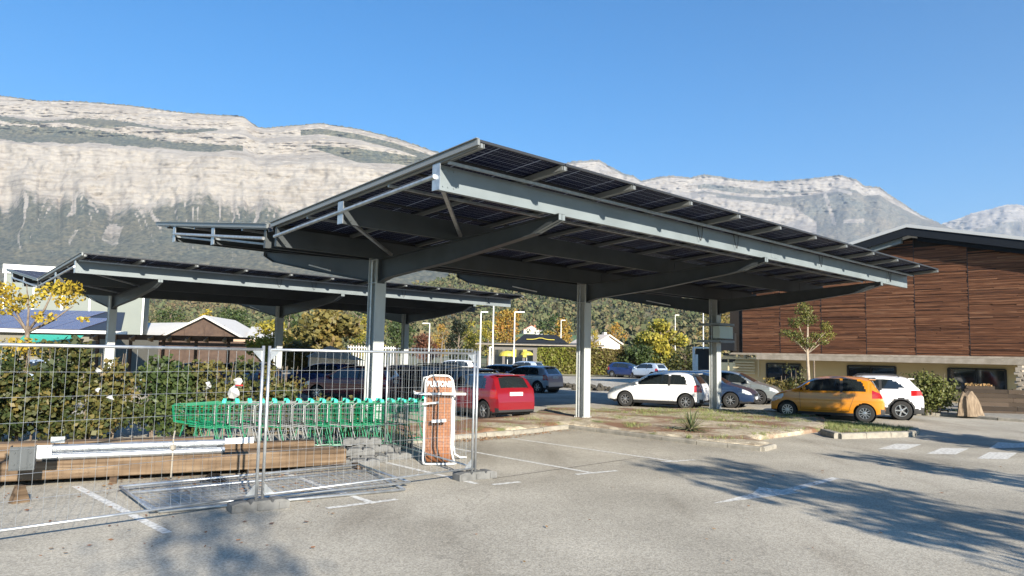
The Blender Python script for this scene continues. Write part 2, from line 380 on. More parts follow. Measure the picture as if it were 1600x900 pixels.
def canopy(loc, rz, label):
    root = thing('solar_canopy', loc, rz, label, 'canopy', 'solar car park canopies')
    P = lambda t_, s_, z_: Vector((t_, -s_, z_))
    XR = 2*D+T1
    # columns: H profile with cap plates
    for i in range(3):
        t_ = i*D; mb = MB()
        mb.box(P(t_, -.16, 2.2), (.30, .022, 4.4)); mb.box(P(t_, .16, 2.2), (.30, .022, 4.4)); mb.box(P(t_, 0, 2.2), (.016, .30, 4.4))
        mb.box(P(t_, 0, .012+.1), (.46, .44, .03))
        for sx in (-.19, .19):
            for sy in (-.17, .17): mb.tube([P(t_+sx, sy, .1), P(t_+sx, sy, .18)], .014, 6)
        for z in (3.75, 4.32): mb.box(P(t_, 0, z), (.28, .295, .02))
        mb.build('column', M['colsteel'], root)
        # conduit on the column
        mb = MB(); mb.tube([P(t_-.11, -.08, .1), P(t_-.11, -.08, 4.3)], .025, 8); mb.build('conduit', M['galv'], root)
    # tapered arms
    for i in range(3):
        t_ = i*D
        for sg, S_, tip in ((1, SB+.16, .24), (-1, SAF+.16, .26)):
            top = lambda s: zr(sg*s)-ZB-.006
            prof = [(.16, 3.78), (.16, 4.31), (S_, top(S_)), (S_, top(S_)-tip*.55), (S_-.62, top(S_-.62)-tip-.02), (2.9, top(2.9)-.42), (.6, 3.88)]
            mb = MB(); mb.prism([(-sg*a, b) for a, b in prof], t_-.008, t_+.008, 'x')
            # flanges top and bottom
            def fl(a, b): mb.bar((t_, -sg*a[0], a[1]), (t_, -sg*b[0], b[1]), .17, .014)
            fl((.16, 4.315), (S_, top(S_)-.007)); fl((.16, 3.775), (.6, 3.87)); fl((.6, 3.87), (2.9, top(2.9)-.427)); fl((2.9, top(2.9)-.427), (S_-.62, top(S_-.62)-tip-.025))
            mb.box((t_, -sg*.172, 4.05), (.2, .02, .62))
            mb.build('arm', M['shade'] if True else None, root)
            e = MB(); e.add([(t_+.085, -sg*(S_-.62), top(S_-.62)-tip-.02), (t_+.085, -sg*S_, top(S_)-tip*.5), (t_+.085, -sg*S_, top(S_)), (t_-.085, -sg*(S_-.62), top(S_-.62)-tip-.02), (t_-.085, -sg*S_, top(S_)-tip*.5), (t_-.085, -sg*S_, top(S_))],
                            [(1, 2, 5, 4), (0, 1, 4, 3)])
            e.build('arm_end_plate', M['steel'], root)
    # longitudinal beams (C sections) resting on the arms
    sB = [(SB, .0), (3.05, 0), (.28, 0), (-.28, 0), (-3.35, 0), (-SAF, 0)]
    for s_, _ in sB:
        z1 = zr(s_)-.13; z0 = zr(s_)-ZB; sg = 1 if s_ > 0 else -1
        mb = MB(); yw = s_+sg*.045
        mb.box(((XR-T0)/2, -yw, (z0+z1)/2), (XR+T0, .01, z1-z0))
        for z in (z0+.006, z1-.006): mb.box(((XR-T0)/2, -(yw-sg*.045), z), (XR+T0, .09, .012))
        # end stiffener with bolts
        for te in (-T0+.006, XR-.006):
            mb.box((te, -(yw-sg*.05), (z0+z1)/2), (.012, .09, z1-z0-.03))
        for te in (-T0+.1, -T0+.2, -T0+.32):
            for zz in (z0+.07, z1-.07): mb.tube([(te, -(yw+sg*.003), zz), (te, -(yw+sg*.02), zz)], .013, 6)
        # splice plates and bolts
        for ts in (.46*XR, .9*XR):
            mb.box((ts, -(yw+sg*.009), (z0+z1)/2), (.3, .008, z1-z0-.1))
        mb.build('beam', M['steel'] if s_ == SB else M['shade'], root)  # all but the near outer beam get the shade-darkened steel
        # gusset + diagonal brace at the left end, at roof level
        if abs(s_) > 2:
            e = MB(); e.box((-T0-.012, -(s_+sg*.02), (z0+z1)/2), (.014, .20, z1-z0+.02)); e.build('end_plate', M['galv'], root)
    # tie tubes along the left and right gable
    for te in (-T0-.03, XR-.2):
        for seg in ([.28, 3.05], [3.05, SB], [-.28, -3.35], [-3.35, -SAF]):
            mb = MB(); mb.tube([P(te, seg[0], zr(seg[0])-.33), P(te, seg[1], zr(seg[1])-.33)], .038, 10); mb.build('tie_tube', M['galv'], root)
    # diagonal braces from the gable to the column line
    for (s0, s1) in ((3.05, .35), (SB, 3.05), (-3.35, -.35), (-SAF, -3.35)):
        mb = MB(); mb.bar(P(-T0+.08, s0, zr(s0)-.4), P(.15, s1, zr(s1)-.42), .07, .05); mb.build('brace', M['galv'], root)
    # rails under the panels, one pair every module joint, stubs carried past the outer beam
    NB = 11; bw = (XR+T0)/NB
    for sg, LL in ((1, LN), (-1, LF)):
        for k in range(NB+1):
            t_ = -T0+k*bw; t_ = min(max(t_, -T0+.05), XR-.05)
            mb = MB(); a = P(t_, sg*.2, zr(sg*.2)-.085); b = P(t_, sg*(LL-.02), zr(sg*(LL-.02))-.085)
            mb.bar(a, b, .05, .07)
            for dx in (-.055, .055):
                mb.bar(P(t_+dx, sg*(LL-1.1), zr(sg*(LL-1.1))-.085), P(t_+dx, sg*(LL-.03), zr(sg*(LL-.03))-.07), .012, .09)
            mb.build('rail', M['alu'], root)
    # intermediate purlins along the canopy
    for s_ in (SB+.25, 4.6, 1.6, -1.7, -4.9, -7.2):
        z = zr(s_)-.145
        mb = MB(); mb.box(((XR-T0)/2, -s_, z), (XR+T0-.1, .05, .045)); mb.build('purlin', M['galv'], root)
    # panels, each laminate + dark frame
    rows = 7; cnt = 0; rest = MB()
    def panel_mb(sg, LL, r, k):
        s0 = .12+(LL-.12)*r/rows; s1 = .12+(LL-.12)*(r+1)/rows; t0 = -T0+k*bw
        return s0+.012, s1-.012, t0+.012, t0+bw-.012
    order = [(1, r, k) for r in range(rows) for k in range(NB)]+[(-1, r, k) for k in range(NB) for r in range(rows-1, -1, -1)]
    for (sg, r, k) in order:
        LL = LN if sg > 0 else LF
        s0, s1, t0, t1 = panel_mb(sg, LL, r, k); cnt += 1
        sc, tc_ = (s0+s1)/2, (t0+t1)/2
        def slab(mb, sa, sb_, ta, tb, zo, th, org=(0, 0, 0)):
            vs = []
            for t_ in (ta, tb):
                for s_ in (sa, sb_):
                    for dz in (zo-th, zo): vs.append(Vector((t_-org[0], -sg*s_-org[1], zr(sg*s_)+dz-org[2])))
            mb.add(vs, [(0, 1, 3, 2), (4, 6, 7, 5), (0, 4, 5, 1), (2, 3, 7, 6), (0, 2, 6, 4), (1, 5, 7, 3)])
        def frame(mb, org):
            wf = .03
            slab(mb, s0, s0+wf, t0, t1, 0, .04, org); slab(mb, s1-wf, s1, t0, t1, 0, .04, org)
            slab(mb, s0+wf, s1-wf, t0, t0+wf, 0, .04, org); slab(mb, s0+wf, s1-wf, t1-wf, t1, 0, .04, org)
        if cnt <= 100:
            org = (tc_, -sg*sc, zr(sg*sc))
            mb = MB(); slab(mb, s0+.03, s1-.03, t0+.03, t1-.03, -.004, .008, org)
            o = mb.build('solar_panel', M['cells'], root); o.location = org
            fm = MB(); frame(fm, org); q = fm.build('frame', M['darkmetal'], o)
        else:
            slab(rest, s0+.002, s1-.002, t0+.002, t1-.002, -.004, .03)
    ro = rest.build('solar_panel', M['cells'], root); tag(ro, kind='stuff')
    # gable trims (aluminium channel on the panel edge)
    for te in (-T0-.03,):
        for sg, LL in ((1, LN), (-1, LF)):
            mb = MB(); mb.bar(P(te, sg*.1, zr(sg*.1)-.05), P(te, sg*LL, zr(sg*LL)-.05), .05, .09); mb.bar(P(te-.02, sg*.1, zr(sg*.1)+.004), P(te-.02, sg*LL, zr(sg*LL)+.004), .07, .012)
            mb.build('edge_trim', M['alu'], root)
    # valley gutter and drain pipe
    mb = MB(); mb.prism([(-.14, ZV-.02), (-.11, ZV-.17), (.11, ZV-.17), (.14, ZV-.02), (.12, ZV-.02), (.095, ZV-.155), (-.095, ZV-.155), (-.12, ZV-.02)], -T0, XR, 'x'); mb.build('gutter', M['darkmetal'], root)
    # hanging cables and small lamps below the arms
    for i in range(3):
        t_ = i*D-.0
        mb = MB(); mb.tube([P(t_-.25, -1.9, 4.18), P(t_-.25, -3.1, 4.42)], .018, 6); mb.build('lamp_tube', M['white'], root)
    for (t_, s_) in ((4.6, SB+.1), (6.2, SB+.1), (10.9, SB+.1), (16.2, SB+.1), (1.5, 3.0), (9, 3.0)):
        mb = MB(); z = zr(s_)-.15
        mb.tube([P(t_, s_, z), P(t_+.03, s_+.02, z-.2), P(t_+.12, s_+.02, z-.33), P(t_+.2, s_, z-.2), P(t_+.22, s_, z)], .008, 5)
        mb.build('cable', M['black'], root)
    return root
RZC = R(90)-AZ
canA = canopy((-3.337, 17.891, 0), RZC, 'large near solar canopy with butterfly roof on three grey steel columns beside the yucca')
canB = copy_tree(canA); canB.location = (-17.45, 31.75, -.10)
canB['label'] = 'farther, smaller-looking solar canopy at left behind the shrubs and mesh fence'
# junction box on third column
jb = thing('electrical_cabinet', (-3.337+AX.x*2*D, 17.891+AX.y*2*D, 0), RZC, 'pale green-grey electrical cabinet strapped round the third column of the near canopy', 'cabinet')
mb = MB(); mb.box((-.02, -.36, 3.06), (.95, .30, .46)); mb.build('housing', mat('pale_green_sheet', (.42, .50, .46), .5), jb)
mb = MB()
for z in (2.72, 3.37): mb.box((0, -.05, z), (1.05, .98, .09)); 
mb.box((0, -.22, 2.9), (.5, .02, .2)); mb.build('bracket', M['steel'], jb)
mb = MB(); mb.box((.66, .30, 2.98), (.32, .34, .62)); mb.build('inverter', M['darkmetal'], jb)
# ================================================================== MOUNTAINS AND HILLS
def interp(x, pts): return np.interp(x, [p[0] for p in pts], [p[1] for p in pts])
def mount_mat(name, rock1, rock2, wood1, wood2):
    m = bpy.data.materials.new(name); m.use_nodes = True; t = m.node_tree; b = t.nodes['Principled BSDF']; b.inputs['Roughness'].default_value = 1; b.inputs['Specular IOR Level'].default_value = .05
    tc = t.nodes.new('ShaderNodeTexCoord')
    def nz(s, st=None, d=8):
        n = t.nodes.new('ShaderNodeTexNoise'); n.inputs['Scale'].default_value = s; n.inputs['Detail'].default_value = d; n.inputs['Roughness'].default_value = .65
        mp = t.nodes.new('ShaderNodeMapping'); mp.inputs['Scale'].default_value = st or (1, 1, 1); t.links.new(tc.outputs['Object'], mp.inputs[0]); t.links.new(mp.outputs[0], n.inputs[0]); return n.outputs[0]
    def rp(src, a, b_, c1=(0, 0, 0), c2=(1, 1, 1)):
        r = t.nodes.new('ShaderNodeValToRGB'); e = r.color_ramp.elements; e[0].position = a; e[1].position = b_; e[0].color = (*c1, 1); e[1].color = (*c2, 1); t.links.new(src, r.inputs[0]); return r.outputs[0]
    def mix(f, a, b_, mode='MIX'):
        x = t.nodes.new('ShaderNodeMix'); x.data_type = 'RGBA'; x.blend_type = mode
        if isinstance(f, float): x.inputs[0].default_value = f
        else: t.links.new(f, x.inputs[0])
        t.links.new(a, x.inputs[6]); t.links.new(b_, x.inputs[7]); return x.outputs[2]
    rock = rp(nz(.004), .3, .7, rock1, rock2)
    strata = rp(nz(.007, (.5, .5, 9)), .34, .50, (.80, .77, .74), (1.04, 1.04, 1.04))
    cracks = rp(nz(.012, (1.6, 1.6, .9)), .36, .45, (.80, .78, .76), (1.03, 1.03, 1.03))
    rock = mix(1.0, mix(1.0, rock, strata, 'MULTIPLY'), cracks, 'MULTIPLY')
    fine = rp(nz(.035, (.8, .8, 2.6), 6), .36, .60, (.84, .83, .82), (1.08, 1.08, 1.07)); rock = mix(1.0, rock, fine, 'MULTIPLY')
    ledge = rp(nz(.0045, (.25, .25, 16), 4), .38, .45, (.80, .79, .79), (1, 1, 1)); rock = mix(.8, rock, ledge, 'MULTIPLY')
    wood = rp(nz(.05, None, 5), .36, .64, wood1, wood2)
    wv = rp(nz(.0035, None, 4), .35, .62, (.95, 1.02, 1.0), (1.25, 1.18, 1.05)); wood = mix(1.0, wood, wv, 'MULTIPLY')
    at = t.nodes.new('ShaderNodeAttribute'); at.attribute_name = 'wood'
    ad = t.nodes.new('ShaderNodeMath'); ad.operation = 'MULTIPLY_ADD'; ad.inputs[1].default_value = .5
    t.links.new(nz(.022, (1, 1, .7), 6), ad.inputs[0]); t.links.new(at.outputs['Fac'], ad.inputs[2])
    k = rp(ad.outputs[0], .57, .71)
    t.links.new(mix(k, rock, wood), b.inputs['Base Color'])
    bp = t.nodes.new('ShaderNodeBump'); bp.inputs['Strength'].default_value = .5; bp.inputs['Distance'].default_value = 10
    t.links.new(nz(.02, (1, 1, 2.5)), bp.inputs['Height']); t.links.new(bp.outputs[0], b.inputs['Normal'])
    return m
def curtain(name, x0, x1, nx, ys, prof, m, wood, jag=1.0, seed=0):
    """terrain sheet: prof(x) -> list of (y_pixel, distance); ys rows interpolate between them; real depth everywhere"""
    X = np.linspace(x0, x1, nx); V = []; Wd = []
    for x in X:
        pr = prof(x); py = np.array([p[0] for p in pr]); pd = np.array([p[1] for p in pr])
        tt = np.linspace(0, len(pr)-1, ys)
        yy = np.interp(tt, range(len(pr)), py); dd = np.interp(tt, range(len(pr)), pd)
        for i in range(ys):
            V.append((x, yy[i], dd[i], tt[i]))
    V = np.array(V); x, y, d, tt = V.T
    top = tt > (len(pr)-1.02)
    y = y+0*x
    y = y+np.where(top, -jag*2.2*(vnoise(x*.9+seed, x*0+3)-.3)-jag*1.5*fbm(x*.12+seed, x*0+1, 4), 0)
    # relief: push in and out
    d = d*(1+.022*(fbm(x*.03+seed, y*.035+5, 6)-.5)+.008*(fbm(x*.16+seed+9, y*.22, 4)-.5)+.004*(vnoise(x*.04, y*.45)-.5)+.0035*(fbm(x*.10, y*.9, 3)-.5))
    X_, Vv = x-800, 450-y; xr = X_*CR+Vv*SR; vr = -X_*SR+Vv*CR
    dx = xr/F; dy = math.cos(TH)-vr/F*math.sin(TH); dz = math.sin(TH)+vr/F*math.cos(TH)
    s = d/dy; co = np.stack([dx*s, d, HCAM+dz*s], 1)
    idx = np.arange(nx*ys).reshape(nx, ys)
    f = np.stack([idx[:-1, :-1], idx[1:, :-1], idx[1:, 1:], idx[:-1, 1:]], -1).reshape(-1, 4)
    o = npmesh(name, co, f, m, smooth=True)
    a = o.data.attributes.new('wood', 'FLOAT', 'POINT'); a.data.foreach_set('value', wood(x, y, tt).astype(np.float32))
    tag(o, kind='structure'); return o
ridgeL = [(-400, 120), (-100, 140), (0, 149), (60, 157), (120, 158), (200, 164), (262, 173), (300, 177), (340, 179), (375, 181), (384, 184), (400, 197), (412, 200), (440, 197), (500, 192), (560, 201), (620, 216), (690, 240), (760, 265), (860, 310), (1000, 380), (1100, 440)]
mmL = mount_mat('pale_limestone_and_forest', (.265, .240, .208), (.34, .312, .272), (.045, .054, .050), (.145, .138, .105))
def cliffbase(x):
    return 312+70*(fbm(x*.022, x*0+7, 5)-.5)+6*(vnoise(x*.16, x*0+2)-.5)+np.clip((x-380)/200, 0, 1)*28
def profL(x):
    r = float(interp(x, ridgeL)); cb = float(cliffbase(np.array(float(x))))
    sc = (r-149)*.75
    return [(548, 1500), (470, 2300), (400, 2950), (cb, 3600), (222+sc, 3760), (205+sc, 3980), (186+sc, 4010), (178+sc, 4150), ((r+176+sc)/2, 4180), (r+1, 4260)]
def woodL(x, y, tt):
    w = np.zeros_like(x)
    cb = cliffbase(x+26*(fbm(x*.05, y*.07, 3)-.5))+14*(fbm(x*.11+4, y*.16, 4)-.5)
    w = np.where(y > cb, .30+np.clip((y-cb)/45, 0, 1)*.40, 0)
    # gullies and scree streaks below the cliff
    xx = x+.35*(y-300)*np.sin(x*.02)+26*(vnoise(x*.03, y*.035)-.5); g = vnoise(xx*.075, y*.004)
    w = np.where((y > cb) & (y < cb+20+90*vnoise(x*.03, x*0+5)) & (np.abs(g-.5) < .035), w-.32, w)
    w = np.where((y > cb-22) & (y <= cb), .26*(1-(cb-y)/22)+.04, w)
    rr = interp(x, ridgeL); sc = (rr-149)*.75
    tp = np.clip((x-215)/165, 0, 1)*12; jg = 5*vnoise(x*.35, x*0)
    b1 = (y > 197+sc-4*np.sin(x*.02)+tp-jg*.6) & (y < 222+sc-9*fbm(x*.05, x*0)-tp*.5) & (x < 380)
    b2 = (y > 181+sc-jg*.5+3*np.sin(x*.03)) & (y < 188+sc+3*np.sin(x*.05)-tp*.4) & (x < 340)
    w = np.where(b1, .5+.2*vnoise(x*.12, y*.25), w); w = np.where(b2, .52+.2*vnoise(x*.05, y*.3), w)
    b3 = (y > interp(x, [(480, 226), (560, 232), (690, 250), (800, 280)])) & (y < interp(x, [(490, 232), (560, 254), (620, 256), (690, 268), (800, 300)])) & (x > 488)
    b4 = (np.abs(y-(rr+13)) < 4.5) & (x > 470)
    w = np.where(b3, .75, w); w = np.where(b4, .5+.2*vnoise(x*.06, y*.2), w)
    w = np.where(y < rr+1.6, .48, w)
    return w
curtain('mountain', -420, 1120, 620, 260, profL, mmL, woodL, seed=3)
ridgeR = [(640, 300), (760, 282), (850, 262), (895, 252), (935, 249), (952, 259), (975, 271), (990, 274), (1002, 282), (1030, 276), (1050, 274), (1078, 277), (1100, 272), (1150, 280), (1200, 283), (1240, 281), (1270, 278), (1310, 273), (1338, 280), (1350, 290), (1375, 292), (1388, 303), (1410, 317), (1440, 336), (1465, 347), (1520, 372), (1600, 410), (1700, 450)]
mmR = mount_mat('distant_limestone_and_woods', (.24, .222, .20), (.32, .297, .265), (.085, .087, .085), (.18, .17, .15))
def profR(x):
    r = float(interp(x, ridgeR)); k = max(0, min(1, (1470-x)/200))
    return [(552, 4300), (470, 5000), (400, 5600), (r+60*k+8, 6300), (r+30*k+5, 6500), (r+22*k+3, 6700), (r+1, 6800)]
def woodR(x, y, tt):
    rr = interp(x, ridgeR)
    w = np.full_like(x, .62)
    top = interp(x, [(880, 16), (1000, 14), (1080, 16), (1150, 12), (1300, 22), (1380, 12), (1465, 2)])
    w = np.where((y > rr+3) & (y < rr+top), .05, w)
    w = np.where((np.abs(y-(rr+24)) < 2.4) & (x > 1060) & (x < 1330), .1, w)
    w = np.where((y > rr+10) & (y < rr+70) & (x < 1090), .22, w)
    low = interp(x, [(1000, 330), (1100, 322), (1180, 332), (1240, 340), (1290, 372)])
    w = np.where((np.abs(y-low) < 16) & (x > 1060) & (x < 1275), .12, w)
    w = np.where((y > low-20) & (x < 1120), .3, w)
    sx = 1288+(y-300)*.32
    w = np.where((np.abs(x-sx) < 2.6) & (y > 300) & (y < 352), .0, w)
    w = np.where((np.abs(y-345) < 3) & (x > 1318) & (x < 1350), .15, w)
    return w
curtain('mountain', 620, 1720, 500, 150, profR, mmR, woodR, seed=41, jag=.8)
ridge3 = [(1380, 400), (1475, 349), (1500, 342), (1520, 333), (1548, 327), (1570, 321), (1590, 320), (1620, 326), (1700, 322), (1800, 335), (1950, 400)]
def prof3(x):
    r = float(interp(x, ridge3)); return [(560, 8000), (450, 8600), (r+25, 9200), (r, 9500)]
curtain('mountain', 1380, 1950, 200, 80, prof3, mmR, lambda x, y, t: .30+.4*fbm(x*.05, y*.06)-.2*(y < interp(x, ridge3)+25), seed=77, jag=.7)
# near wooded hill with many separate crowns (one mass)
hill_top = [(-300, 492), (100, 488), (200, 470), (260, 462), (420, 468), (560, 470), (640, 462), (700, 445), (800, 428), (900, 425), (1000, 436), (1100, 452), (1200, 470), (1400, 490), (1700, 500)]
mh = rmat('autumn_wood', [(.055, .07, .035), (.07, .09, .042), (.10, .108, .052), (.125, .115, .058), (.15, .11, .06), (.10, .085, .05)], rough=.95, spec=.1, noise=.5, nscale=.3)
def hprof(x):
    r = float(interp(x, hill_top)); return [(561, 330), (540, 420), ((540+r)/2, 640), (r, 900), (r+1, 1500)]
hm = mat('hill_undergrowth', (.06, .065, .03), 1, c2=(.12, .105, .055), scale=.03)
hill = curtain('hill', -320, 1720, 260, 40, hprof, hm, lambda x, y, t: x*0, seed=11, jag=0)
def tufts(n, c, rad, size, shell=.55, flat=.0):
    """n small quads scattered through an ellipsoid; returns verts (4n,3), faces (n,4), height fraction"""
    u = RNG.normal(size=(n, 3)); u /= np.linalg.norm(u, axis=1)[:, None]
    r = (shell+(1-shell)*RNG.random((n, 1)))
    p = u*r*np.array(rad)+np.array(c)
    nrm = u*.6+RNG.normal(size=(n, 3))*.75; nrm /= np.linalg.norm(nrm, axis=1)[:, None]
    a = np.cross(nrm, RNG.normal(size=(n, 3))); a /= np.linalg.norm(a, axis=1)[:, None]; b = np.cross(nrm, a)
    s = (size*RNG.uniform(.55, 1.3, (n, 1)))/2; k = RNG.uniform(.5, 1, (n, 1))
    v = np.stack([p-a*s, p-b*s*k, p+a*s, p+b*s*k], 1).reshape(-1, 3)
    return v, np.arange(4*n).reshape(n, 4)
def blobs(name, n, xr, cut, sz, m, kind='stuff'):
    hv = np.zeros(len(hill.data.vertices)*3); hill.data.vertices.foreach_get('co', hv); hv = hv.reshape(-1, 3)
    nx, ny = 260, 40; V = []; Fc = []; Rn = []; off = 0
    for i in range(n):
        x = RNG.uniform(*xr); u = (x+320)/2040*(nx-1); iu = int(u); v = RNG.random()**.8*cut*(ny-1); iv = int(v)
        if iu >= nx-1 or iv >= ny-1: continue
        a, b = u-iu, v-iv
        p = (hv[iu*ny+iv]*(1-b)+hv[iu*ny+iv+1]*b)*(1-a)+(hv[(iu+1)*ny+iv]*(1-b)+hv[(iu+1)*ny+iv+1]*b)*a
        if 800 < x < 912 and p[1] < 470: continue
        s = sz*RNG.uniform(.5, 1.35)*(1+.0006*max(0, p[1]-400)); h_ = s*RNG.uniform(.8, 1.7)
        vv, ff = tufts(26, p+np.array([0, 0, h_*.75]), (s, s, h_), s*.6, .6)
        Fc.append(ff+off); V.append(vv); off += len(vv)
        base = .5*fbm(p[0]*.012+30, p[1]*.012+8, 3)+.5*RNG.random()
        Rn.append(np.clip(base+RNG.normal(0, .1, len(ff)), 0, 1))
    o = npmesh(name, np.concatenate(V), np.concatenate(Fc), m, rnd=np.concatenate(Rn)); return tag(o, kind=kind)
wd = blobs('hillside_wood', 11000, (-310, 1700), .98, 4.2, mh); tag(wd, 'autumn woodland covering the low hill behind the car park', 'woodland')
tag(sheet('field', [(-30, 270), (60, 300), (70, 460), (-35, 440)], .3, mat('green_field', (.05, .11, .035), .95, c2=(.09, .15, .05), scale=.03)), kind='structure')
# green slope rising to the hill in the gap right of the drive-through
mb = MB(); mb.add([AT(800, 556, 180), AT(910, 557, 180), AT(905, 524, 460), AT(805, 521, 460)], [(0, 1, 2, 3)]); tag(mb.build('meadow_slope', bpy.data.materials['green_field']), kind='structure')
# ------------------------------------------------------------------ haze
hz = MB(); hz.box((0, 4700, 1018), (21000, 11400, 2042))
hm_ = bpy.data.materials.new('air_haze'); hm_.use_nodes = True; t = hm_.node_tree; t.nodes.remove(t.nodes['Principled BSDF'])
pv = t.nodes.new('ShaderNodeVolumePrincipled'); pv.inputs['Color'].default_value = (.60, .76, 1, 1); pv.inputs['Density'].default_value = .000065; pv.inputs['Anisotropy'].default_value = .2
t.links.new(pv.outputs[0], t.nodes['Material Output'].inputs['Volume'])
ho = hz.build('haze', hm_); tag(ho, 'thin blue autumn haze in the valley air', 'haze', kind='stuff')
hm_.cycles.homogeneous_volume = True
# ================================================================== VEGETATION
def leafm(name, cols, trans=.3): return rmat(name, cols, rough=.55, trans=trans, spec=.35)
LM = {
 'hedge_dark': leafm('dark_shrub_leaves', [(.014, .026, .009), (.026, .043, .013), (.045, .060, .017), (.075, .07, .02), (.15, .115, .03)], .18),
 'hedge_mix': leafm('turning_shrub_leaves', [(.02, .034, .010), (.038, .052, .015), (.07, .075, .022), (.125, .11, .03), (.17, .11, .035)], .2),
 'yellow': leafm('yellow_leaves', [(.16, .15, .03), (.34, .27, .03), (.46, .34, .03), (.30, .20, .03), (.10, .11, .03)]),
 'yelgreen': leafm('yellow_green_leaves', [(.09, .11, .022), (.18, .18, .03), (.30, .26, .038), (.38, .31, .042), (.13, .13, .03)]),
 'olive': leafm('olive_brown_leaves', [(.06, .06, .022), (.11, .10, .033), (.17, .145, .042), (.24, .18, .05), (.14, .09, .04)]),
 'green': leafm('mid_green_leaves', [(.02, .036, .012), (.036, .06, .016), (.055, .08, .022), (.085, .10, .03)], .2),
 'red': leafm('russet_leaves', [(.07, .03, .02), (.13, .05, .03), (.18, .075, .04), (.09, .05, .03)]),
 'orange': leafm('orange_leaves', [(.25, .10, .025), (.38, .19, .035), (.36, .27, .05), (.17, .10, .04)]),
 'sapling': leafm('sapling_leaves', [(.05, .065, .02), (.09, .105, .028), (.15, .15, .035), (.22, .19, .04)]),
 'dark': leafm('near_black_evergreen', [(.008, .012, .006), (.015, .022, .010), (.025, .03, .012)], .1),
}
M['bark'] = mat('bark', (.10, .075, .055), .95, c2=(.20, .16, .12), scale=14, bump=.6)
M['bark_pale'] = mat('pale_bark', (.24, .19, .14), .9, c2=(.36, .30, .23), scale=10, bump=.4)
def clump_crown(name, lobes, n, size, m, parent):
    V = []; Fc = []; off = 0; Rn = []
    tot = sum(l[3]**2 if not isinstance(l[3], tuple) else l[3][0]*l[3][2] for l in lobes)
    for l in lobes:
        rad = l[3] if isinstance(l[3], tuple) else (l[3],)*3
        k = max(6, int(n*(rad[0]*rad[2])/tot)); v, f = tufts(k, l[:3], rad, size, .35)
        V.append(v); Fc.append(f+off); off += len(v); b = RNG.random()*.5
        Rn.append(np.clip(b+RNG.random(k)*.55, 0, 1))
    return npmesh(name, np.concatenate(V), np.concatenate(Fc), m, parent, np.concatenate(Rn))
def tree(px, Y, top, wpx, m, label, group=None, name='tree', base=None, n=2600, cat='tree', low=.22, size=None, bark='bark', lobes_n=22, ground=0.0, seed=None):
    """px centre column, distance Y, top pixel row, width in pixels"""
    Ht = AT(px, top, Y).z; wd_ = wpx/F*Y; x0 = AT(px, 556, Y).x
    root = thing(name, (x0, Y, ground), random.uniform(0, 6.28), label, cat, group); Ht -= ground
    size = size or max(.12, wd_*.055)
    mb = MB(); tr = max(.06, Ht*.022)
    mb.tube([(0, 0, -.1), (tr*.6, 0, Ht*.3), (-tr*.5, tr*.5, Ht*.6), (0, 0, Ht*.85)], [tr*1.3, tr, tr*.7, tr*.25], 7)
    for i in range(7):
        a = i*2.4; z = Ht*(.28+.07*i); L = wd_*.36*(1-.05*i)
        mb.tube([(0, 0, z), (math.cos(a)*L*.5, math.sin(a)*L*.5, z+L*.35), (math.cos(a)*L, math.sin(a)*L, z+L*.75)], [tr*.55, tr*.35, tr*.1], 5)
    mb.build('trunk', M[bark], root, smooth=True)
    lobes = []; R_ = wd_/2; H0 = Ht*low
    for i in range(lobes_n):
        u = random.random(); z = H0+(Ht-H0)*(.06+.86*u); pr = math.sin(math.pi*min(.97, max(.1, .12+.82*u)))**.6
        a = random.random()*6.28; r = R_*.68*pr*math.sqrt(random.random()); q = R_*random.uniform(.24, .42)
        lobes.append((math.cos(a)*r, math.sin(a)*r, min(z, Ht-q*.7), (q, q, q*random.uniform(.7, 1.0))))
    clump_crown('crown', lobes, n, size, m, root)
    return root
def shrub(name, c, dims, n, size, m, label, cat='shrub', group=None, stems=6, rz=0, lob=26, jitter=.34, z0=.05):
    root = thing(name, c, rz, label, cat, group); W_, D_, H_ = dims
    mb = MB()
    for i in range(stems):
        a = random.uniform(-1, 1)*W_*.3; b = random.uniform(-1, 1)*D_*.3
        mb.tube([(a*.6, b*.6, -.05), (a*.8, b*.8, H_*.4), (a, b, H_*.85)], [.022, .016, .006], 5)
    mb.build('stem', M['bark'], root)
    lobes = []
    for i in range(lob):
        q = min(D_, W_, H_)*random.uniform(.2, .36); x = random.uniform(-1, 1)*(W_/2-q*.8); y = random.uniform(-1, 1)*max(0, D_/2-q*.8)
        zt = H_*(1-jitter*random.random()); z = z0+q*.6+(zt-q*1.4-z0)*random.random()
        lobes.append((x, y, z, (q*1.15, q, q)))
    clump_crown('foliage', lobes, n, size, m, root)
    return root
# foreground shrubs behind the mesh fence
def at_g(px, Y): p = AT(px, 548, Y); return (p.x, p.y, 0)
GS = 'overgrown shrubs behind the mesh fence'
shrub('shrub', at_g(20, 15.6), (2.3, 1.3, 2.3), 5200, .13, LM['hedge_dark'], 'dark green overgrown shrub at the far left below the yellow tree', group=GS, rz=.3)
shrub('shrub', at_g(-60, 14.6), (1.8, 1.3, 1.9), 2600, .13, LM['hedge_dark'], 'dark shrub cut by the left picture edge', group=GS)
shrub('shrub', at_g(165, 16.2), (1.75, 1.2, 2.25), 4300, .12, LM['hedge_mix'], 'shrub turning yellow behind the galvanised posts, left of the green carts', group=GS, rz=.3)
shrub('shrub', at_g(98, 16.4), (1.0, 1.0, 2.35), 2100, .12, LM['hedge_dark'], 'tall narrow dark shrub between the yellow tree and the yellowing shrub', group=GS)
shrub('shrub', at_g(262, 16.9), (1.6, 1.1, 2.1), 3400, .115, LM['green'], 'mid green shrub above the leftmost shopping cart', group=GS, rz=.4)
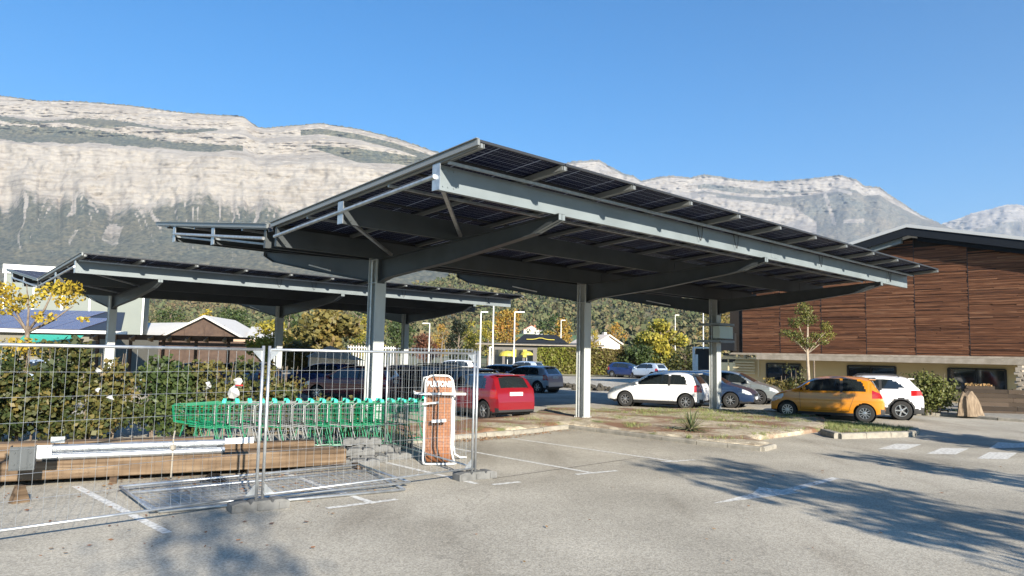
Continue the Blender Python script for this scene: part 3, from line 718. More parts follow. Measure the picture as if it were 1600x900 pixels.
shrub('shrub', at_g(340, 17.6), (1.8, 1.1, 2.1), 3600, .115, LM['hedge_mix'], 'shrub with brownish leaves behind the white plastic scraps', group=GS, rz=.4)
shrub('shrub', at_g(437, 18.2), (1.3, 1.1, 1.95), 2800, .11, LM['hedge_mix'], 'rounded shrub just right of the double fence posts', group=GS)
shrub('shrub', at_g(535, 17.9), (1.5, .9, 1.12), 1900, .10, LM['hedge_mix'], 'low sparse shrub left of the nearest canopy column', group=GS, jitter=.45)
# young yellow tree at far left
yt = thing('young_tree', at_g(42, 17.2), 0, 'young tree with sparse yellow leaves rising above the dark shrub', 'tree')
mb = MB(); mb.tube([(0, 0, 0), (.02, 0, 1.2), (-.03, 0, 2.5)], [.07, .06, .05], 8)
for (x, z) in ((-.75, 3.35), (-.2, 3.5), (.55, 3.6), (.95, 3.0), (-.5, 2.8)):
    mb.tube([(-.03, 0, 2.35), (x*.5, .1, 2.35+(z-2.35)*.45), (x, .1, z)], [.035, .025, .01], 6)
mb.build('trunk', M['bark'], yt, smooth=True)
clump_crown('crown', [(.62, .1, 3.42, (.33, .3, .26)), (.75, 0, 3.1, (.22, .3, .2)), (-.75, .1, 3.4, (.3, .3, .2)), (-.6, .1, 2.9, (.35, .3, .2)), (-.1, .1, 3.1, (.25, .3, .2)), (.35, 0, 2.7, (.3, .3, .16)), (1.3, 0, 2.7, (.16, .2, .08)), (.1, -.3, 2.0, (.7, .4, .25)), (.9, -.3, 1.9, (.4, .3, .25)), (-.6, -.3, 1.75, (.6, .4, .3)), (1.1, -.4, 1.5, (.3, .3, .3)), (-.3, -.3, 1.55, (.3, .3, .3)), (.2, .1, 3.3, (.2, .2, .2)), (-.45, 0, 3.15, (.3, .3, .3)), (1.0, .1, 3.3, (.25, .25, .3)), (-1.0, 0, 2.6, (.3, .3, .3))], 2300, .095, LM['yellow'], yt)
# mid and far trees ------------------------------------------------
GT = 'autumn trees beyond the car park'
T = [
 (505, 62, 484, 150, 'olive', 'broad olive-brown tree behind the left canopy, between its second column and the tall column', 4200),
 (425, 52, 500, 90, 'yelgreen', 'yellow-green tree around the second column of the farther canopy', 2600),
 (577, 75, 492, 60, 'yelgreen', 'bright yellow-green tree directly left of the tallest column', 1800),
 (475, 48, 535, 110, 'olive', 'low brownish tree behind the mesh fence, above the rounded shrub', 2400),
 (620, 110, 500, 70, 'green', 'dark green tree seen between the first and third columns of the left canopy', 1600),
 (663, 92, 520, 62, 'red', 'russet-red round tree right of the left canopy’s third column', 1700),
 (690, 98, 505, 40, 'orange', 'orange tree touching the near-black evergreen', 1300),
 (792, 130, 482, 62, 'orange', 'tall orange and yellow tree between two tall lamp posts', 2400),
 (762, 118, 500, 44, 'yelgreen', 'yellow-green tree left of the tall orange tree', 1500),
 (826, 140, 512, 46, 'green', 'green tree at the right foot of the tall orange tree', 1300),
 (733, 125, 498, 50, 'yelgreen', 'yellowish tree just right of the near-black evergreen', 1400),
 (875, 150, 496, 58, 'orange', 'reddish-orange tree left of the second column of the near canopy', 1500),
 (862, 175, 488, 70, 'green', 'greenish tree behind the reddish-orange tree', 1300),
 (928, 96, 514, 34, 'yellow', 'yellow slim tree just right of the second near column', 1300),
 (962, 150, 505, 50, 'orange', 'pale rusty tree behind the white house', 1200),
 (1032, 80, 499, 104, 'yelgreen', 'large golden tree above the hedge, left of the third near column', 5200),
 (1000, 74, 540, 70, 'green', 'green bushy tree below the large golden tree', 2200),
 (1070, 72, 545, 70, 'hedge_mix', 'brownish-green bushy tree beside the dark doorway', 2000),
 (1120, 140, 470, 80, 'olive', 'brown wooded tree glimpsed left of the cabinet', 1500),
 (262, 150, 478, 60, 'green', 'green tree behind the white roofs, leftmost of a row of three', 1500),
 (318, 150, 482, 50, 'yellow', 'golden tree in the middle of the row behind the white roofs', 1500),
 (362, 150, 480, 70, 'green', 'dark green tree behind the white roofs beside the golden tree', 1700),
 (200, 165, 474, 90, 'olive', 'brown hillside tree above the low dark roof at left', 1700),
 (400, 120, 498, 40, 'yelgreen', 'small yellow-green tree behind the gable of the dark hall', 1200),
 (560, 130, 470, 60, 'green', 'tall green tree behind the bright yellow-green tree', 1200),
 (450, 135, 478, 80, 'green', 'green tree behind the broad olive-brown tree', 1300),
]
for (px, Y, top, wp, mk, lab, n) in T:
    tree(px, Y, top, wp, LM[mk], lab, GT, n=n, name='autumn_tree')
tree(716, 84, 497, 56, LM['dark'], 'near-black evergreen tree in front of the orange one', GT, n=2200, name='evergreen_tree', low=.1)
# long hedge at the far kerb
def hedge(p0, p1, h0, h1, dep, n, size, m, label, cat='hedge', name='hedge', group=None):
    p0, p1 = Vector(p0), Vector(p1); d = p1-p0; L = d.length; c = (p0+p1)/2
    root = thing(name, (c.x, c.y, 0), math.atan2(d.y, d.x), label, cat, group)
    t = RNG.random(n); k = RNG.random(n); hh = h0+(h1-h0)*t+.35*(fbm(t*L*.6, t*0+3)-.5)
    face = RNG.random(n)
    x = (t-.5)*L; z = hh*np.where(face < .3, 1-.06*k, k); y = np.where(face < .3, (RNG.random(n)-.5)*dep, -dep/2+np.abs(RNG.normal(0, .12, n)))
    V = []; v, f = tufts(n, (0, 0, 0), (.001,)*3, size); v = v.reshape(n, 4, 3)+np.stack([x, y, z], 1)[:, None, :]
    rr = np.clip(.45*t+.15+RNG.random(n)*.45+.3*(fbm(x*.5, z*.5)-.5), 0, 1)
    npmesh('foliage', v.reshape(-1, 3), f, m, root, rr)
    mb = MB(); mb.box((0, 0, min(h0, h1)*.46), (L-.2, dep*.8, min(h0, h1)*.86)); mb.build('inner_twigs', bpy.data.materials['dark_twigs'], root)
    return root
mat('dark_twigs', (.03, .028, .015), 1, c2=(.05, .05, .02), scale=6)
LM['hedge_far'] = leafm('far_hedge_leaves', [(.15, .19, .025), (.21, .24, .03), (.18, .18, .04), (.16, .125, .045), (.16, .105, .05)])
a = AT(842, 556, 78); b = AT(995, 556, 75)
hedge((a.x, a.y, 0), (b.x, b.y, 0), 2.75, 2.75, 1.6, 7000, .30, LM['hedge_far'], 'long clipped hedge, yellow-green to brown, along the far side of the car park')
# right: small tree before the wood wall
st = thing('young_tree', (AT(1262, 556, 33).x, 33, 0), 0, 'slender young tree with pale trunk in front of the wood-clad wall', 'tree')
mb = MB(); mb.tube([(0, 0, 0), (.03, 0, 1.2), (-.02, 0, 2.4), (.05, 0, 4.2)], [.085, .075, .06, .02], 8)
for (x, z) in ((-.9, 3.2), (.9, 3.4), (-.5, 4.0), (.55, 3.0), (-.6, 2.9), (1.1, 3.1)): mb.tube([(0, 0, 2.35), (x*.5, 0, 2.5+(z-2.5)*.5), (x, .05, z)], [.03, .02, .008], 5)
mb.build('trunk', M['bark_pale'], st, smooth=True)
clump_crown('crown', [(-.15, 0, 4.35, (.42, .4, .4)), (.05, 0, 3.9, (.5, .4, .35)), (-.55, 0, 3.75, (.38, .4, .3)), (-.95, 0, 3.25, (.36, .4, .24)), (-.5, 0, 3.2, (.4, .4, .25)), (.85, 0, 3.6, (.3, .3, .3)), (1.0, 0, 3.2, (.34, .3, .22)), (.4, 0, 3.15, (.45, .4, .22)), (0, 0, 2.75, (.42, .4, .2)), (-.3, 0, 2.95, (.5, .4, .2)), (.7, 0, 2.9, (.3, .3, .15))], 3000, .085, LM['sapling'], st)
mb = MB(); mb.tube([(.28, 0, 0), (.28, 0, 2.05)], .04, 6); mb.build('stake', M['bark'], st)
p = AT(1225, 556, 35.5); shrub('shrub', (p.x, p.y, 0), (2.4, 1.4, 1.5), 2300, .12, LM['olive'], 'brownish thin shrub behind the silver hatchback’s bonnet', rz=-.4)
p = AT(1243, 556, 33.6); shrub('shrub', (p.x, p.y, 0), (1.1, .8, 1.95), 1300, .11, LM['hedge_mix'], 'twiggy upright shrub at the foot of the slender tree', jitter=.5, rz=-.4)
p = AT(1462, 556, 28.4)
LM['glossy'] = leafm('laurel_leaves', [(.035, .05, .014), (.07, .085, .02), (.11, .12, .03), (.15, .15, .04)], .2)
shrub('laurel_bush', (p.x, p.y+.5, .1), (1.9, 1.6, 1.85), 4600, .12, LM['glossy'], 'dense sunlit laurel bush beside the pale stump', 'bush', lob=40)
# yucca on the island
def yucca(p, label):
    root = thing('yucca', p, 0, label, 'plant'); mb = MB()
    for i in range(85):
        a = random.random()*6.28; L = random.uniform(.4, .72); el = random.uniform(.12, 1.35); w0 = .022
        pts = [Vector((0, 0, .02))]; d = Vector((math.cos(a)*math.cos(el), math.sin(a)*math.cos(el), math.sin(el)))
        q = pts[0].copy(); seg = 4; ctr = []
        for s in range(seg+1):
            ctr.append(q.copy()); q = q+d*L/seg; d = (d-Vector((0, 0, .10+.10*(el < .6)))).normalized()
            if q.z < .02: q.z = .02
        side = Vector((-math.sin(a), math.cos(a), 0)); vs = []
        for s, c in enumerate(ctr):
            wv = w0*(1-(s/seg)**1.6)+.002; vs += [c-side*wv, c+Vector((0, 0, -.006)), c+side*wv]
        fs = []
        for s in range(seg): fs += [(3*s, 3*s+1, 3*s+4, 3*s+3), (3*s+1, 3*s+2, 3*s+5, 3*s+4)]
        mb.add(vs, fs)
    mb.build('leaf_rosette', rmat('yucca_blades', [(.05, .08, .035), (.09, .12, .05), (.16, .17, .09), (.28, .24, .13)]), root)
    mb = MB(); mb.lathe([(.07, 0), (.09, .08), (.05, .2)], n=10); mb.build('stem', M['bark'], root)
    return root
p = G(1079, 681); yucca((p.x, p.y, .12), 'spiky yucca clump growing on the dirt island near the kerb corner')
# grass tufts, fallen leaves (uncountable)
def scatter_poly(poly, n):
    xs = [p.x for p in poly]; ys = [p.y for p in poly]; out = []
    while len(out) < n:
        x, y = random.uniform(min(xs), max(xs)), random.uniform(min(ys), max(ys)); c = False
        for i in range(len(poly)):
            a, b = poly[i], poly[(i+1) % len(poly)]
            if (a.y > y) != (b.y > y) and x < (b.x-a.x)*(y-a.y)/(b.y-a.y)+a.x: c = not c
        if c: out.append((x, y))
    return out
def grass(name, pts, h, m, label, z=.13):
    V = []; Fc = []
    for (x, y) in pts:
        for k in range(9):
            a = random.random()*6.28; r = random.random()*.09; hx = random.uniform(.4, 1)*h; b = a+random.uniform(-1, 1)
            x0, y0 = x+math.cos(a)*r, y+math.sin(a)*r; wv = .006
            V += [(x0-wv*math.sin(b), y0+wv*math.cos(b), z-.03), (x0+wv*math.sin(b), y0-wv*math.cos(b), z-.03), (x0+math.cos(b)*hx*.5, y0+math.sin(b)*hx*.5, z+hx)]
            Fc.append((len(V)-3, len(V)-2, len(V)-1))
    o = npmesh(name, np.array(V), np.array(Fc), m, rnd=RNG.random(len(Fc))); return tag(o, label, 'grass', kind='stuff')
gm = rmat('grass_blades', [(.08, .12, .03), (.14, .17, .05), (.26, .24, .11)])
pts = [q for q in scatter_poly(poly1, 3800) if fbm(q[0]*1.1+3, q[1]*1.1, 3) > .60]
back = [q for q in scatter_poly([G(1000, 658), G(1250, 668), G(1290, 660), G(1215, 648), G(985, 645)], 900)]
grass('grass', pts+back, .09, gm, 'sparse grass tufts on the dirt island')
grass('grass', scatter_poly(poly2, 700), .10, gm, 'short green grass on the small kerbed island by the orange car')
grass('grass', [(G(1515, 648).x+random.uniform(-.5, .9), G(1515, 648).y+random.uniform(-.1, .4)) for _ in range(120)], .12, gm, 'green grass at the foot of the pale stump', z=.13)
def leaves(name, pts, m, label, z, s=.05):
    n = len(pts); v, f = tufts(n, (0, 0, 0), (.001,)*3, s); v = v.reshape(n, 4, 3); v[:, :, 2] *= .25
    P_ = np.array([(x, y, z+random.random()*.015) for x, y in pts]); v = v+P_[:, None, :]
    return tag(npmesh(name, v.reshape(-1, 3), f, m, rnd=RNG.random(n)), label, 'leaf litter', kind='stuff')
lm_ = rmat('fallen_leaves', [(.13, .06, .03), (.22, .10, .045), (.28, .17, .07), (.17, .09, .05)], rough=.8)
lp = [q for q in scatter_poly(poly1, 5200) if fbm(q[0]*.7+21, q[1]*.7+5, 3) > .52]
leaves('fallen_leaves', lp, lm_, 'reddish fallen leaves on the dirt island', .14)
near = []
def along(p, q, n, sp): return [((p.lerp(q, random.random())+Vector((random.gauss(0, sp), random.gauss(0, sp), 0)))[:2]) for _ in range(n)]
near += along(G(690, 692), G(800, 683), 420, .14)+along(G(800, 683), G(885, 673), 170, .12)+along(G(0, 715), G(30, 790), 80, .25)
near += scatter_poly([G(120, 775), G(620, 770), G(560, 735), G(200, 745)], 330)+scatter_poly([G(0, 880), G(500, 860), G(560, 730), G(20, 760)], 90)+scatter_poly([G(500, 890), G(1590, 890), G(1590, 720), G(700, 760)], 40)
leaves('fallen_leaves', near, lm_, 'scattered fallen leaves on the asphalt by the fence and kerb', .012, .06)
# ================================================================== CARS
M['glass'] = mat('tinted_car_glass', (.012, .016, .018), .04, spec=.9, coat=.6)
M['tyre'] = mat('tyre_rubber', (.018, .018, .018), .85)
M['rim'] = mat('alloy_rim', (.55, .55, .56), .28, .85)
M['steelrim'] = mat('dark_steel_rim', (.06, .06, .062), .5, .5)
M['redlamp'] = mat('red_lamp_lens', (.32, .01, .012), .12, coat=.8)
M['lens'] = mat('headlamp_lens', (.55, .58, .6), .1, .2, coat=.8)
M['trim'] = mat('black_trim', (.02, .02, .021), .5)
M['plate'] = mat('number_plate', (.72, .72, .70), .4)
def carpaint(name, c, met=.0): return mat(name, c, .28, met, coat=.8)
# side profiles: list of (x from rear, z) for roof line; belt height; side glass polygons (x, z)
TYPES = {
 'hatch': dict(L=3.97, W=1.70, H=1.46, wb=(.66, 3.17), wr=.31,
   top=[(0, .60), (.02, .70), (.05, .86), (.10, .98), (.30, 1.30), (.40, 1.40), (.62, 1.445), (1.2, 1.46), (1.8, 1.45), (2.2, 1.40), (2.55, 1.24), (2.98, .99), (3.3, .92), (3.7, .80), (3.88, .68), (3.95, .56), (3.97, .48)],
   belt=[(0, .95), (1.0, .93), (3, .88), (3.97, .7)], rear=(.12, .33, .52), shield=(2.24, 2.93),
   side=[[(.62, 1.00), (.72, 1.28), (.92, 1.36), (1.30, 1.385), (1.30, .95), (.8, .96)], [(1.37, .95), (1.37, 1.385), (1.95, 1.36), (2.22, 1.28), (2.68, .98), (2.6, .93)]],
   tail=(.0, .34, .70, .98, .50), bh=.56),
 'mini': dict(L=3.66, W=1.68, H=1.54, wb=(.60, 3.09), wr=.30,
   top=[(0, .62), (.02, .75), (.05, .88), (.12, 1.02), (.36, 1.38), (.46, 1.47), (.7, 1.52), (1.2, 1.54), (1.8, 1.53), (2.2, 1.47), (2.5, 1.33), (2.86, 1.07), (3.0, 1.01), (3.3, .94), (3.52, .84), (3.63, .69), (3.66, .52)],
   belt=[(0, 1.0), (1.0, .98), (3, .95), (3.6, .72)], rear=(.13, .40, .56), shield=(2.24, 2.80),
   side=[[(.52, 1.02), (.66, 1.33), (.85, 1.42), (1.30, 1.46), (1.30, 1.01)], [(1.36, 1.01), (1.36, 1.46), (1.9, 1.44), (2.2, 1.37), (2.62, 1.08), (2.66, 1.02)]],
   tail=(.03, .36, .82, 1.08, .54), bh=.60),
 'suv': dict(L=4.08, W=1.75, H=1.58, wb=(.72, 3.31), wr=.34,
   top=[(0, .72), (.02, .86), (.05, .98), (.12, 1.12), (.34, 1.38), (.46, 1.50), (.7, 1.55), (1.3, 1.58), (1.9, 1.56), (2.3, 1.50), (2.6, 1.36), (3.05, 1.10), (3.4, 1.03), (3.8, .93), (3.98, .80), (4.05, .66), (4.08, .55)],
   belt=[(0, 1.08), (1.0, 1.05), (3, 1.0), (4.08, .8)], rear=(.14, .36, .52), shield=(2.32, 2.98),
   side=[[(.62, 1.17), (.86, 1.38), (1.25, 1.46), (1.34, 1.46), (1.34, 1.07), (.95, 1.08)], [(1.41, 1.07), (1.41, 1.46), (2.0, 1.45), (2.3, 1.39), (2.74, 1.09), (2.7, 1.04)]],
   tail=(.0, .42, .88, 1.06, .50), bh=.62),
 'estate': dict(L=4.45, W=1.78, H=1.50, wb=(.85, 3.53), wr=.32,
   top=[(0, .60), (.02, .74), (.05, .88), (.12, 1.0), (.36, 1.34), (.48, 1.44), (.8, 1.48), (1.6, 1.50), (2.2, 1.48), (2.6, 1.41), (2.95, 1.24), (3.38, 1.0), (3.7, .93), (4.1, .82), (4.33, .70), (4.42, .58), (4.45, .50)],
   belt=[(0, .97), (1.0, .95), (3.4, .90), (4.45, .7)], rear=(.13, .38, .54), shield=(2.64, 3.32),
   side=[[(.55, 1.02), (.70, 1.32), (1.0, 1.39), (1.62, 1.42), (1.62, .98)], [(1.69, .98), (1.69, 1.42), (2.3, 1.40), (2.62, 1.32), (3.08, 1.0), (3.0, .95)]],
   tail=(.0, .30, .68, 1.0, .56), bh=.56),
}
def inpoly(x, y, P):
    c = False
    for i in range(len(P)):
        (x1, y1), (x2, y2) = P[i], P[(i+1) % len(P)]
        if (y1 > y) != (y2 > y) and x < (x2-x1)*(y-y1)/(y2-y1)+x1: c = not c
    return c
def car(kind, paint, label, spokes=8, steel=False, cladding=False, roofrail=False, front=True, plate=True, step=.045):
    T = TYPES[kind]; L, W, wb, wr = T['L'], T['W'], T['wb'], T['wr']; cx = L/2
    root = thing('parked_car', (0, 0, 0), 0, label, 'car', 'cars parked in the car park')
    tp = np.array(T['top']); seg = np.hypot(np.diff(tp[:, 0]), np.diff(tp[:, 1])); cum = np.r_[0, np.cumsum(seg)]
    n = int(cum[-1]/step); ss = np.linspace(0, cum[-1], n+1)
    xs = np.interp(ss, cum, tp[:, 0]); zs = np.interp(ss, cum, tp[:, 1])
    xs = np.maximum.accumulate(xs); 
    k = np.array([1, 2, 3, 2, 1.])/9
    zsm = np.convolve(np.r_[zs[0], zs[0], zs, zs[-1], zs[-1]], k, 'valid'); zs = np.where((ss > .15) & (ss < cum[-1]-.1), zsm, zs)
    xsm = np.convolve(np.r_[xs[0], xs[0], xs, xs[-1], xs[-1]], k, 'valid'); xs = np.where((ss > .15) & (ss < cum[-1]-.1), xsm, xs)
    belt = lambda x: float(np.interp(x, *zip(*T['belt'])))
    def halfw(x):
        u = abs(x-cx)/cx; return W/2*(1-.15*u**9-.03*u**2)
    NL, NU, NT = 17, 9, 8            # lower side, glass side, roof half counts
    def sidey(x, z):
        w_ = halfw(x); b_ = belt(x)
        bul = 1-.055*max(0, (.45-z)/.3)**1.5-.025*max(0, (z-.62)/.35)
        crease = .008*math.exp(-((z-.74)/.03)**2)
        if z <= b_: return w_*bul+crease
        f = (z-b_)/.5; return w_*.965-.20*f
    prof = []
    for x, zt in zip(xs, zs):
        b_ = min(belt(x), zt-.015); zb_ = .19+.10*max(0, (abs(x-cx)/cx)**6); P = []
        for i in range(NL+1):
            z = zb_+(b_-zb_)*i/NL; P.append((sidey(x, z) if b_ > zb_ else halfw(x), z))
        y0 = P[-1][0]; hgt = zt-b_; yr = y0-.40*max(hgt-.06, 0)-.0; re = max(.02, min(.09, hgt*.35))
        zr_ = zt-re
        for i in range(1, NU+1):
            f = i/NU; P.append((y0+(yr-y0)*f, b_+(zr_-b_)*f))
        for i in range(1, NT+1):
            f = i/NT; a = f*math.pi/2; yy = yr*(1-f)**1.0 if f > .25 else yr-yr*.25*(f/.25)*1.0
            P.append((yr*(1-f), zr_+re*(1-(1-f)**3.2)))
        prof.append(P)
    nv = len(prof[0]); nx = len(xs)
    # snap near arches
    ra = wr+.055
    V = np.zeros((nx, nv, 3))
    for i in range(nx):
        for j in range(nv):
            y, z = prof[i][j]; x = xs[i]
            if j <= NL:
                for wx in wb:
                    dx, dz = x-wx, z-wr; d = math.hypot(dx, dz)
                    if abs(d-ra) < .028 and d > 0: x = wx+dx/d*ra; z = wr+dz/d*ra
            V[i, j] = (x, y, z)
    cls = {'body': MB(), 'window': [MB(), MB(), MB(), MB()], 'rear_window': MB(), 'windscreen': MB(), 'tail_light': [MB(), MB()], 'headlight': [MB(), MB()], 'trim': MB(), 'cladding': MB()}
    r0, r1, rw = T['rear']; s0, s1 = T['shield']; ta, tb, tz0, tz1, ty = T['tail']
    def put(mb, q): mb.add(q, [tuple(range(len(q)))], .5)
    for i in range(nx-1):
        for j in range(nv-1):
            q = [V[i, j], V[i+1, j], V[i+1, j+1], V[i, j+1]]; c = sum(q)/4; x, y, z = c
            if j < NL and any(math.hypot(x-wx, z-wr) < ra-.004 for wx in wb): continue
            key = 'body'
            if j >= NL and any(inpoly(x, z, P) for P in T['side']) and j < NL+NU: key = 'window'
            elif j >= NL+1 and r0 < x < r1+.02*(y < rw) and y < rw-.25*(x-r0) and z > belt(x)+.03: key = 'rear_window'
            elif j >= NL+1 and s0 < x < s1 and y < halfw(x)*.80-.0*(x-s0) and zs[i] > belt(x)+.05: key = 'windscreen'
            elif x < tb and tz0 < z < tz1 and y > ty and j < NL+3: key = 'tail_light'
            elif x > L-.42 and belt(x)-.17+.1*(L-x) < z < belt(x)-.0+.04 and y > .42 and j <= NL+3 and z > .58: key = 'headlight'
            elif j < NL and (z < .30 or (cladding and (z < .42 or any(math.hypot(x-wx, z-wr) < ra+.06 for wx in wb)))): key = 'trim' if not cladding else 'cladding'
            elif j < NL and z < T['bh']-.14 and (x < .12): key = 'trim'
            # black pillar between the side windows
            if key == 'body' and NL <= j < NL+NU-1:
                P1, P2 = T['side'][0], T['side'][1]
                xm = (max(p[0] for p in P1)+min(p[0] for p in P2))/2
                if abs(x-xm) < .05: key = 'trim'
            for sg in (1, -1):
                qq = [(p[0]-cx, sg*p[1], p[2]) for p in q]
                if sg < 0: qq = qq[::-1]
                t_ = cls[key]; ix = 0 if sg > 0 else 1
                if key == 'window': ix += 2*inpoly(x, z, T['side'][0])
                put(t_[ix] if isinstance(t_, list) else t_, qq)
    # end caps
    for i in (0, nx-1):
        for j in range(nv-1):
            a, b = V[i, j], V[i, j+1]; q = [(a[0]-cx, a[1], a[2]), (b[0]-cx, b[1], b[2]), (b[0]-cx, -b[1], b[2]), (a[0]-cx, -a[1], a[2])]
            mz = (a[2]+b[2])/2; put(cls['trim'] if mz < .36 else cls['body'], q)
    def weld(mb, name, m, sm=35):
        import bmesh
        if not mb.v: return None
        me = bpy.data.meshes.new(name); me.from_pydata([tuple(v) for v in mb.v], [], mb.f); bm = bmesh.new(); bm.from_mesh(me)
        bmesh.ops.remove_doubles(bm, verts=bm.verts, dist=.0015); bmesh.ops.recalc_face_normals(bm, faces=bm.faces)
        bm.to_mesh(me); bm.free(); me.polygons.foreach_set('use_smooth', [True]*len(me.polygons)); me.set_sharp_from_angle(angle=R(sm)); me.materials.append(m)
        o = bpy.data.objects.new(name, me); col.objects.link(o); o.parent = root; return o
    weld(cls['body'], 'body', paint, 45)
    
    for t_ in cls['window']: weld(t_, 'side_window', M['glass'])
    weld(cls['rear_window'], 'rear_window', M['glass']); weld(cls['windscreen'], 'windscreen', M['glass'])
    for t_ in cls['tail_light']: weld(t_, 'tail_light', M['redlamp'])
    for t_ in cls['headlight']: weld(t_, 'headlight', M['lens'])
    weld(cls['trim'], 'trim', M['trim'])
    if cladding: weld(cls['cladding'], 'cladding', M['trim'])
    # floor pan and arch liners
    mb = MB(); mb.box((0, 0, .24), (L-.5, W-.30, .10)); 
    for wx in wb:
        for sg in (1, -1):
            yb = W/2-.30; mb.lathe([(.02, 0), (ra+.01, 0), (ra+.01, .22)] if sg > 0 else [(.02, 0), (ra+.01, 0), (ra+.01, -.22)], (wx-cx, sg*yb, wr), 'y', 20, cap=False)
    mb.build('underbody', M['black'], root)
    # wheels
    for wx in wb:
        for sg in (1, -1):
            yc = sg*(halfw(wx)-.115)
            mb = MB(); tw = .095
            mb.lathe([(wr*.60, -tw), (wr*.93, -tw), (wr, -tw*.7), (wr, tw*.7), (wr*.93, tw), (wr*.62, tw)], (wx-cx, yc, wr), 'y', 28, cap=False)
            tyre = mb.build('tyre', M['tyre'], root, smooth=40); tyre.name = 'wheel'
            mb = MB(); yo = yc+sg*.055; rr = wr*.66
            if steel:
                mb.lathe([(rr, 0), (rr*.93, .02), (rr*.7, -.02), (rr*.45, .03), (.03, .035)] if sg > 0 else [(rr, 0), (rr*.93, -.02), (rr*.7, .02), (rr*.45, -.03), (.03, -.035)], (wx-cx, yo, wr), 'y', 24)
            else:
                ring = [(rr, -.03), (rr, .03), (rr*.88, .03), (rr*.88, -.03)]
                mb.lathe(ring if sg > 0 else [(a, -b) for a, b in ring], (wx-cx, yo, wr), 'y', 28, cap=False)
                for q in range(spokes):
                    a = 2*math.pi*q/spokes; d = Vector((math.cos(a), 0, math.sin(a))); c0 = Vector((wx-cx, yo+sg*.02, wr))
                    mb.bar(c0+d*.02, c0+d*rr*.93, .028 if spokes > 6 else .048, .022, (0, 1, 0))
                mb.lathe([(.055, 0), (.045, .035), (.02, .04)] if sg > 0 else [(.055, 0), (.045, -.035), (.02, -.04)], (wx-cx, yo, wr), 'y', 14)
            mb.build('rim', M['steelrim'] if steel else M['rim'], tyre, smooth=30)
            mb = MB(); mb.lathe([(rr*.98, 0), (rr*.2, 0)], (wx-cx, yc+sg*.02, wr), 'y', 20); mb.build('brake_disc', M['black'], tyre)
    # mirrors, handles, wipers, seams, number plates
    xm = s1-.28
    for sg in (1, -1):
        y = sidey(xm, belt(xm)+.02); mb = MB(); mb.lathe([(.02, -.03), (.075, -.01), (.085, .05), (.06, .085), (.01, .095)], (xm-cx, 0, 0), 'z', 12)
        vs = [( (v[0]-(xm-cx))*.75+(xm-cx), v[1]*1.35+sg*(y+.11), v[2]*1.1+belt(xm)+.09) for v in mb.v]; mb.v = vs
        mb.box((xm-cx, sg*(y+.03), belt(xm)+.06), (.06, .1, .03)); mb.build('mirror', paint if kind != 'suv' else M['trim'], root, smooth=30)
    for sg in (1, -1):
        P1, P2 = T['side']; xa = (max(p[0] for p in P1)+min(p[0] for p in P2))/2
        for xh in (xa+.16, max(wb[0]+.42, xa-.75)):
            z = belt(xh)-.10; y = sidey(xh, z); mb = MB(); mb.box((xh-cx, sg*(y+.014), z), (.17, .025, .028)); mb.build('door_handle', paint, root)
        mb = MB()
        def seam(pts):
            for (x0, z0), (x1, z1) in zip(pts[:-1], pts[1:]):
                k_ = 5
                for q in range(k_):
                    xa_, za_ = x0+(x1-x0)*q/k_, z0+(z1-z0)*q/k_; xb_, zb2 = x0+(x1-x0)*(q+1)/k_, z0+(z1-z0)*(q+1)/k_
                    mb.bar((xa_-cx, sg*(sidey(xa_, za_)), za_), (xb_-cx, sg*(sidey(xb_, zb2)), zb2), .008, .008)
        seam([(xa, belt(xa)), (xa, .34)]); seam([(s1-.12, belt(s1-.12)), (s1-.16, .34)]); seam([(xa, .34), (s1-.16, .34)])
        xr_ = wb[0]+ra+.10; seam([(xa, .34), (xr_+.04, .34), (xr_-.05, .62), (xr_-.18, belt(xr_))])
        mb.build('door_seams', M['black'], root)
    zpl = .84 if kind != 'mini' else .60
    if kind == 'suv': zpl = .62
    if plate:
        xr = float(np.interp(zpl, tp[:6, 1], tp[:6, 0])) if zpl > tp[0][1] else 0
        pl = MB(); pl.box((xr-cx-.012, 0, zpl), (.012, .50, .11)); po = pl.build('number_plate', M['plate'], root)
        pm = MB()
        for q, yy in enumerate((-.19, -.14, -.06, 0, .05, .13, .18)): pm.box((xr-cx-.0195, yy, zpl), (.002, .022 if q % 2 else .03, .055))
        pm.build('plate_marks', M['black'], po)
        pl = MB(); pl.box((L-cx+.006, 0, .42), (.012, .50, .11)); pl.build('number_plate', M['plate'], root)
    gr = MB(); gr.box((L-cx-.004, 0, .56), (.03, .70, .10)); gr.box((L-cx-.004, 0, .34), (.03, .95, .13)); gr.build('grille', M['black'], root)
    xw = .22; zt_ = float(np.interp(xw, xs, zs)); mb = MB(); mb.bar((.13-cx, 0, 1.02 if kind != 'suv' else 1.14), (.21-cx, .30, 1.12 if kind != 'suv' else 1.25), .014, .014); mb.build('rear_wiper', M['black'], root)
    mb = MB(); sp = float(np.interp(.42, xs, zs)); mb.box((.37-cx, 0, sp+.015), (.20, W*.60, .028)); mb.build('spoiler', paint, root)
    mb = MB(); mb.tube([(.75-cx, 0, float(np.interp(.75, xs, zs))), (.62-cx, 0, float(np.interp(.75, xs, zs))+.16)], .006, 5); mb.build('aerial', M['black'], root)
    if roofrail:
        for sg in (1, -1):
            z = float(np.interp(1.4, xs, zs)); mb = MB(); mb.tube([(.75-cx, sg*.56, z-.05), (.85-cx, sg*.56, z+.03), (2.1-cx, sg*.56, z+.01), (2.2-cx, sg*.56, z-.07)], .018, 6); mb.build('roof_rail', M['trim'], root)
    return root, T
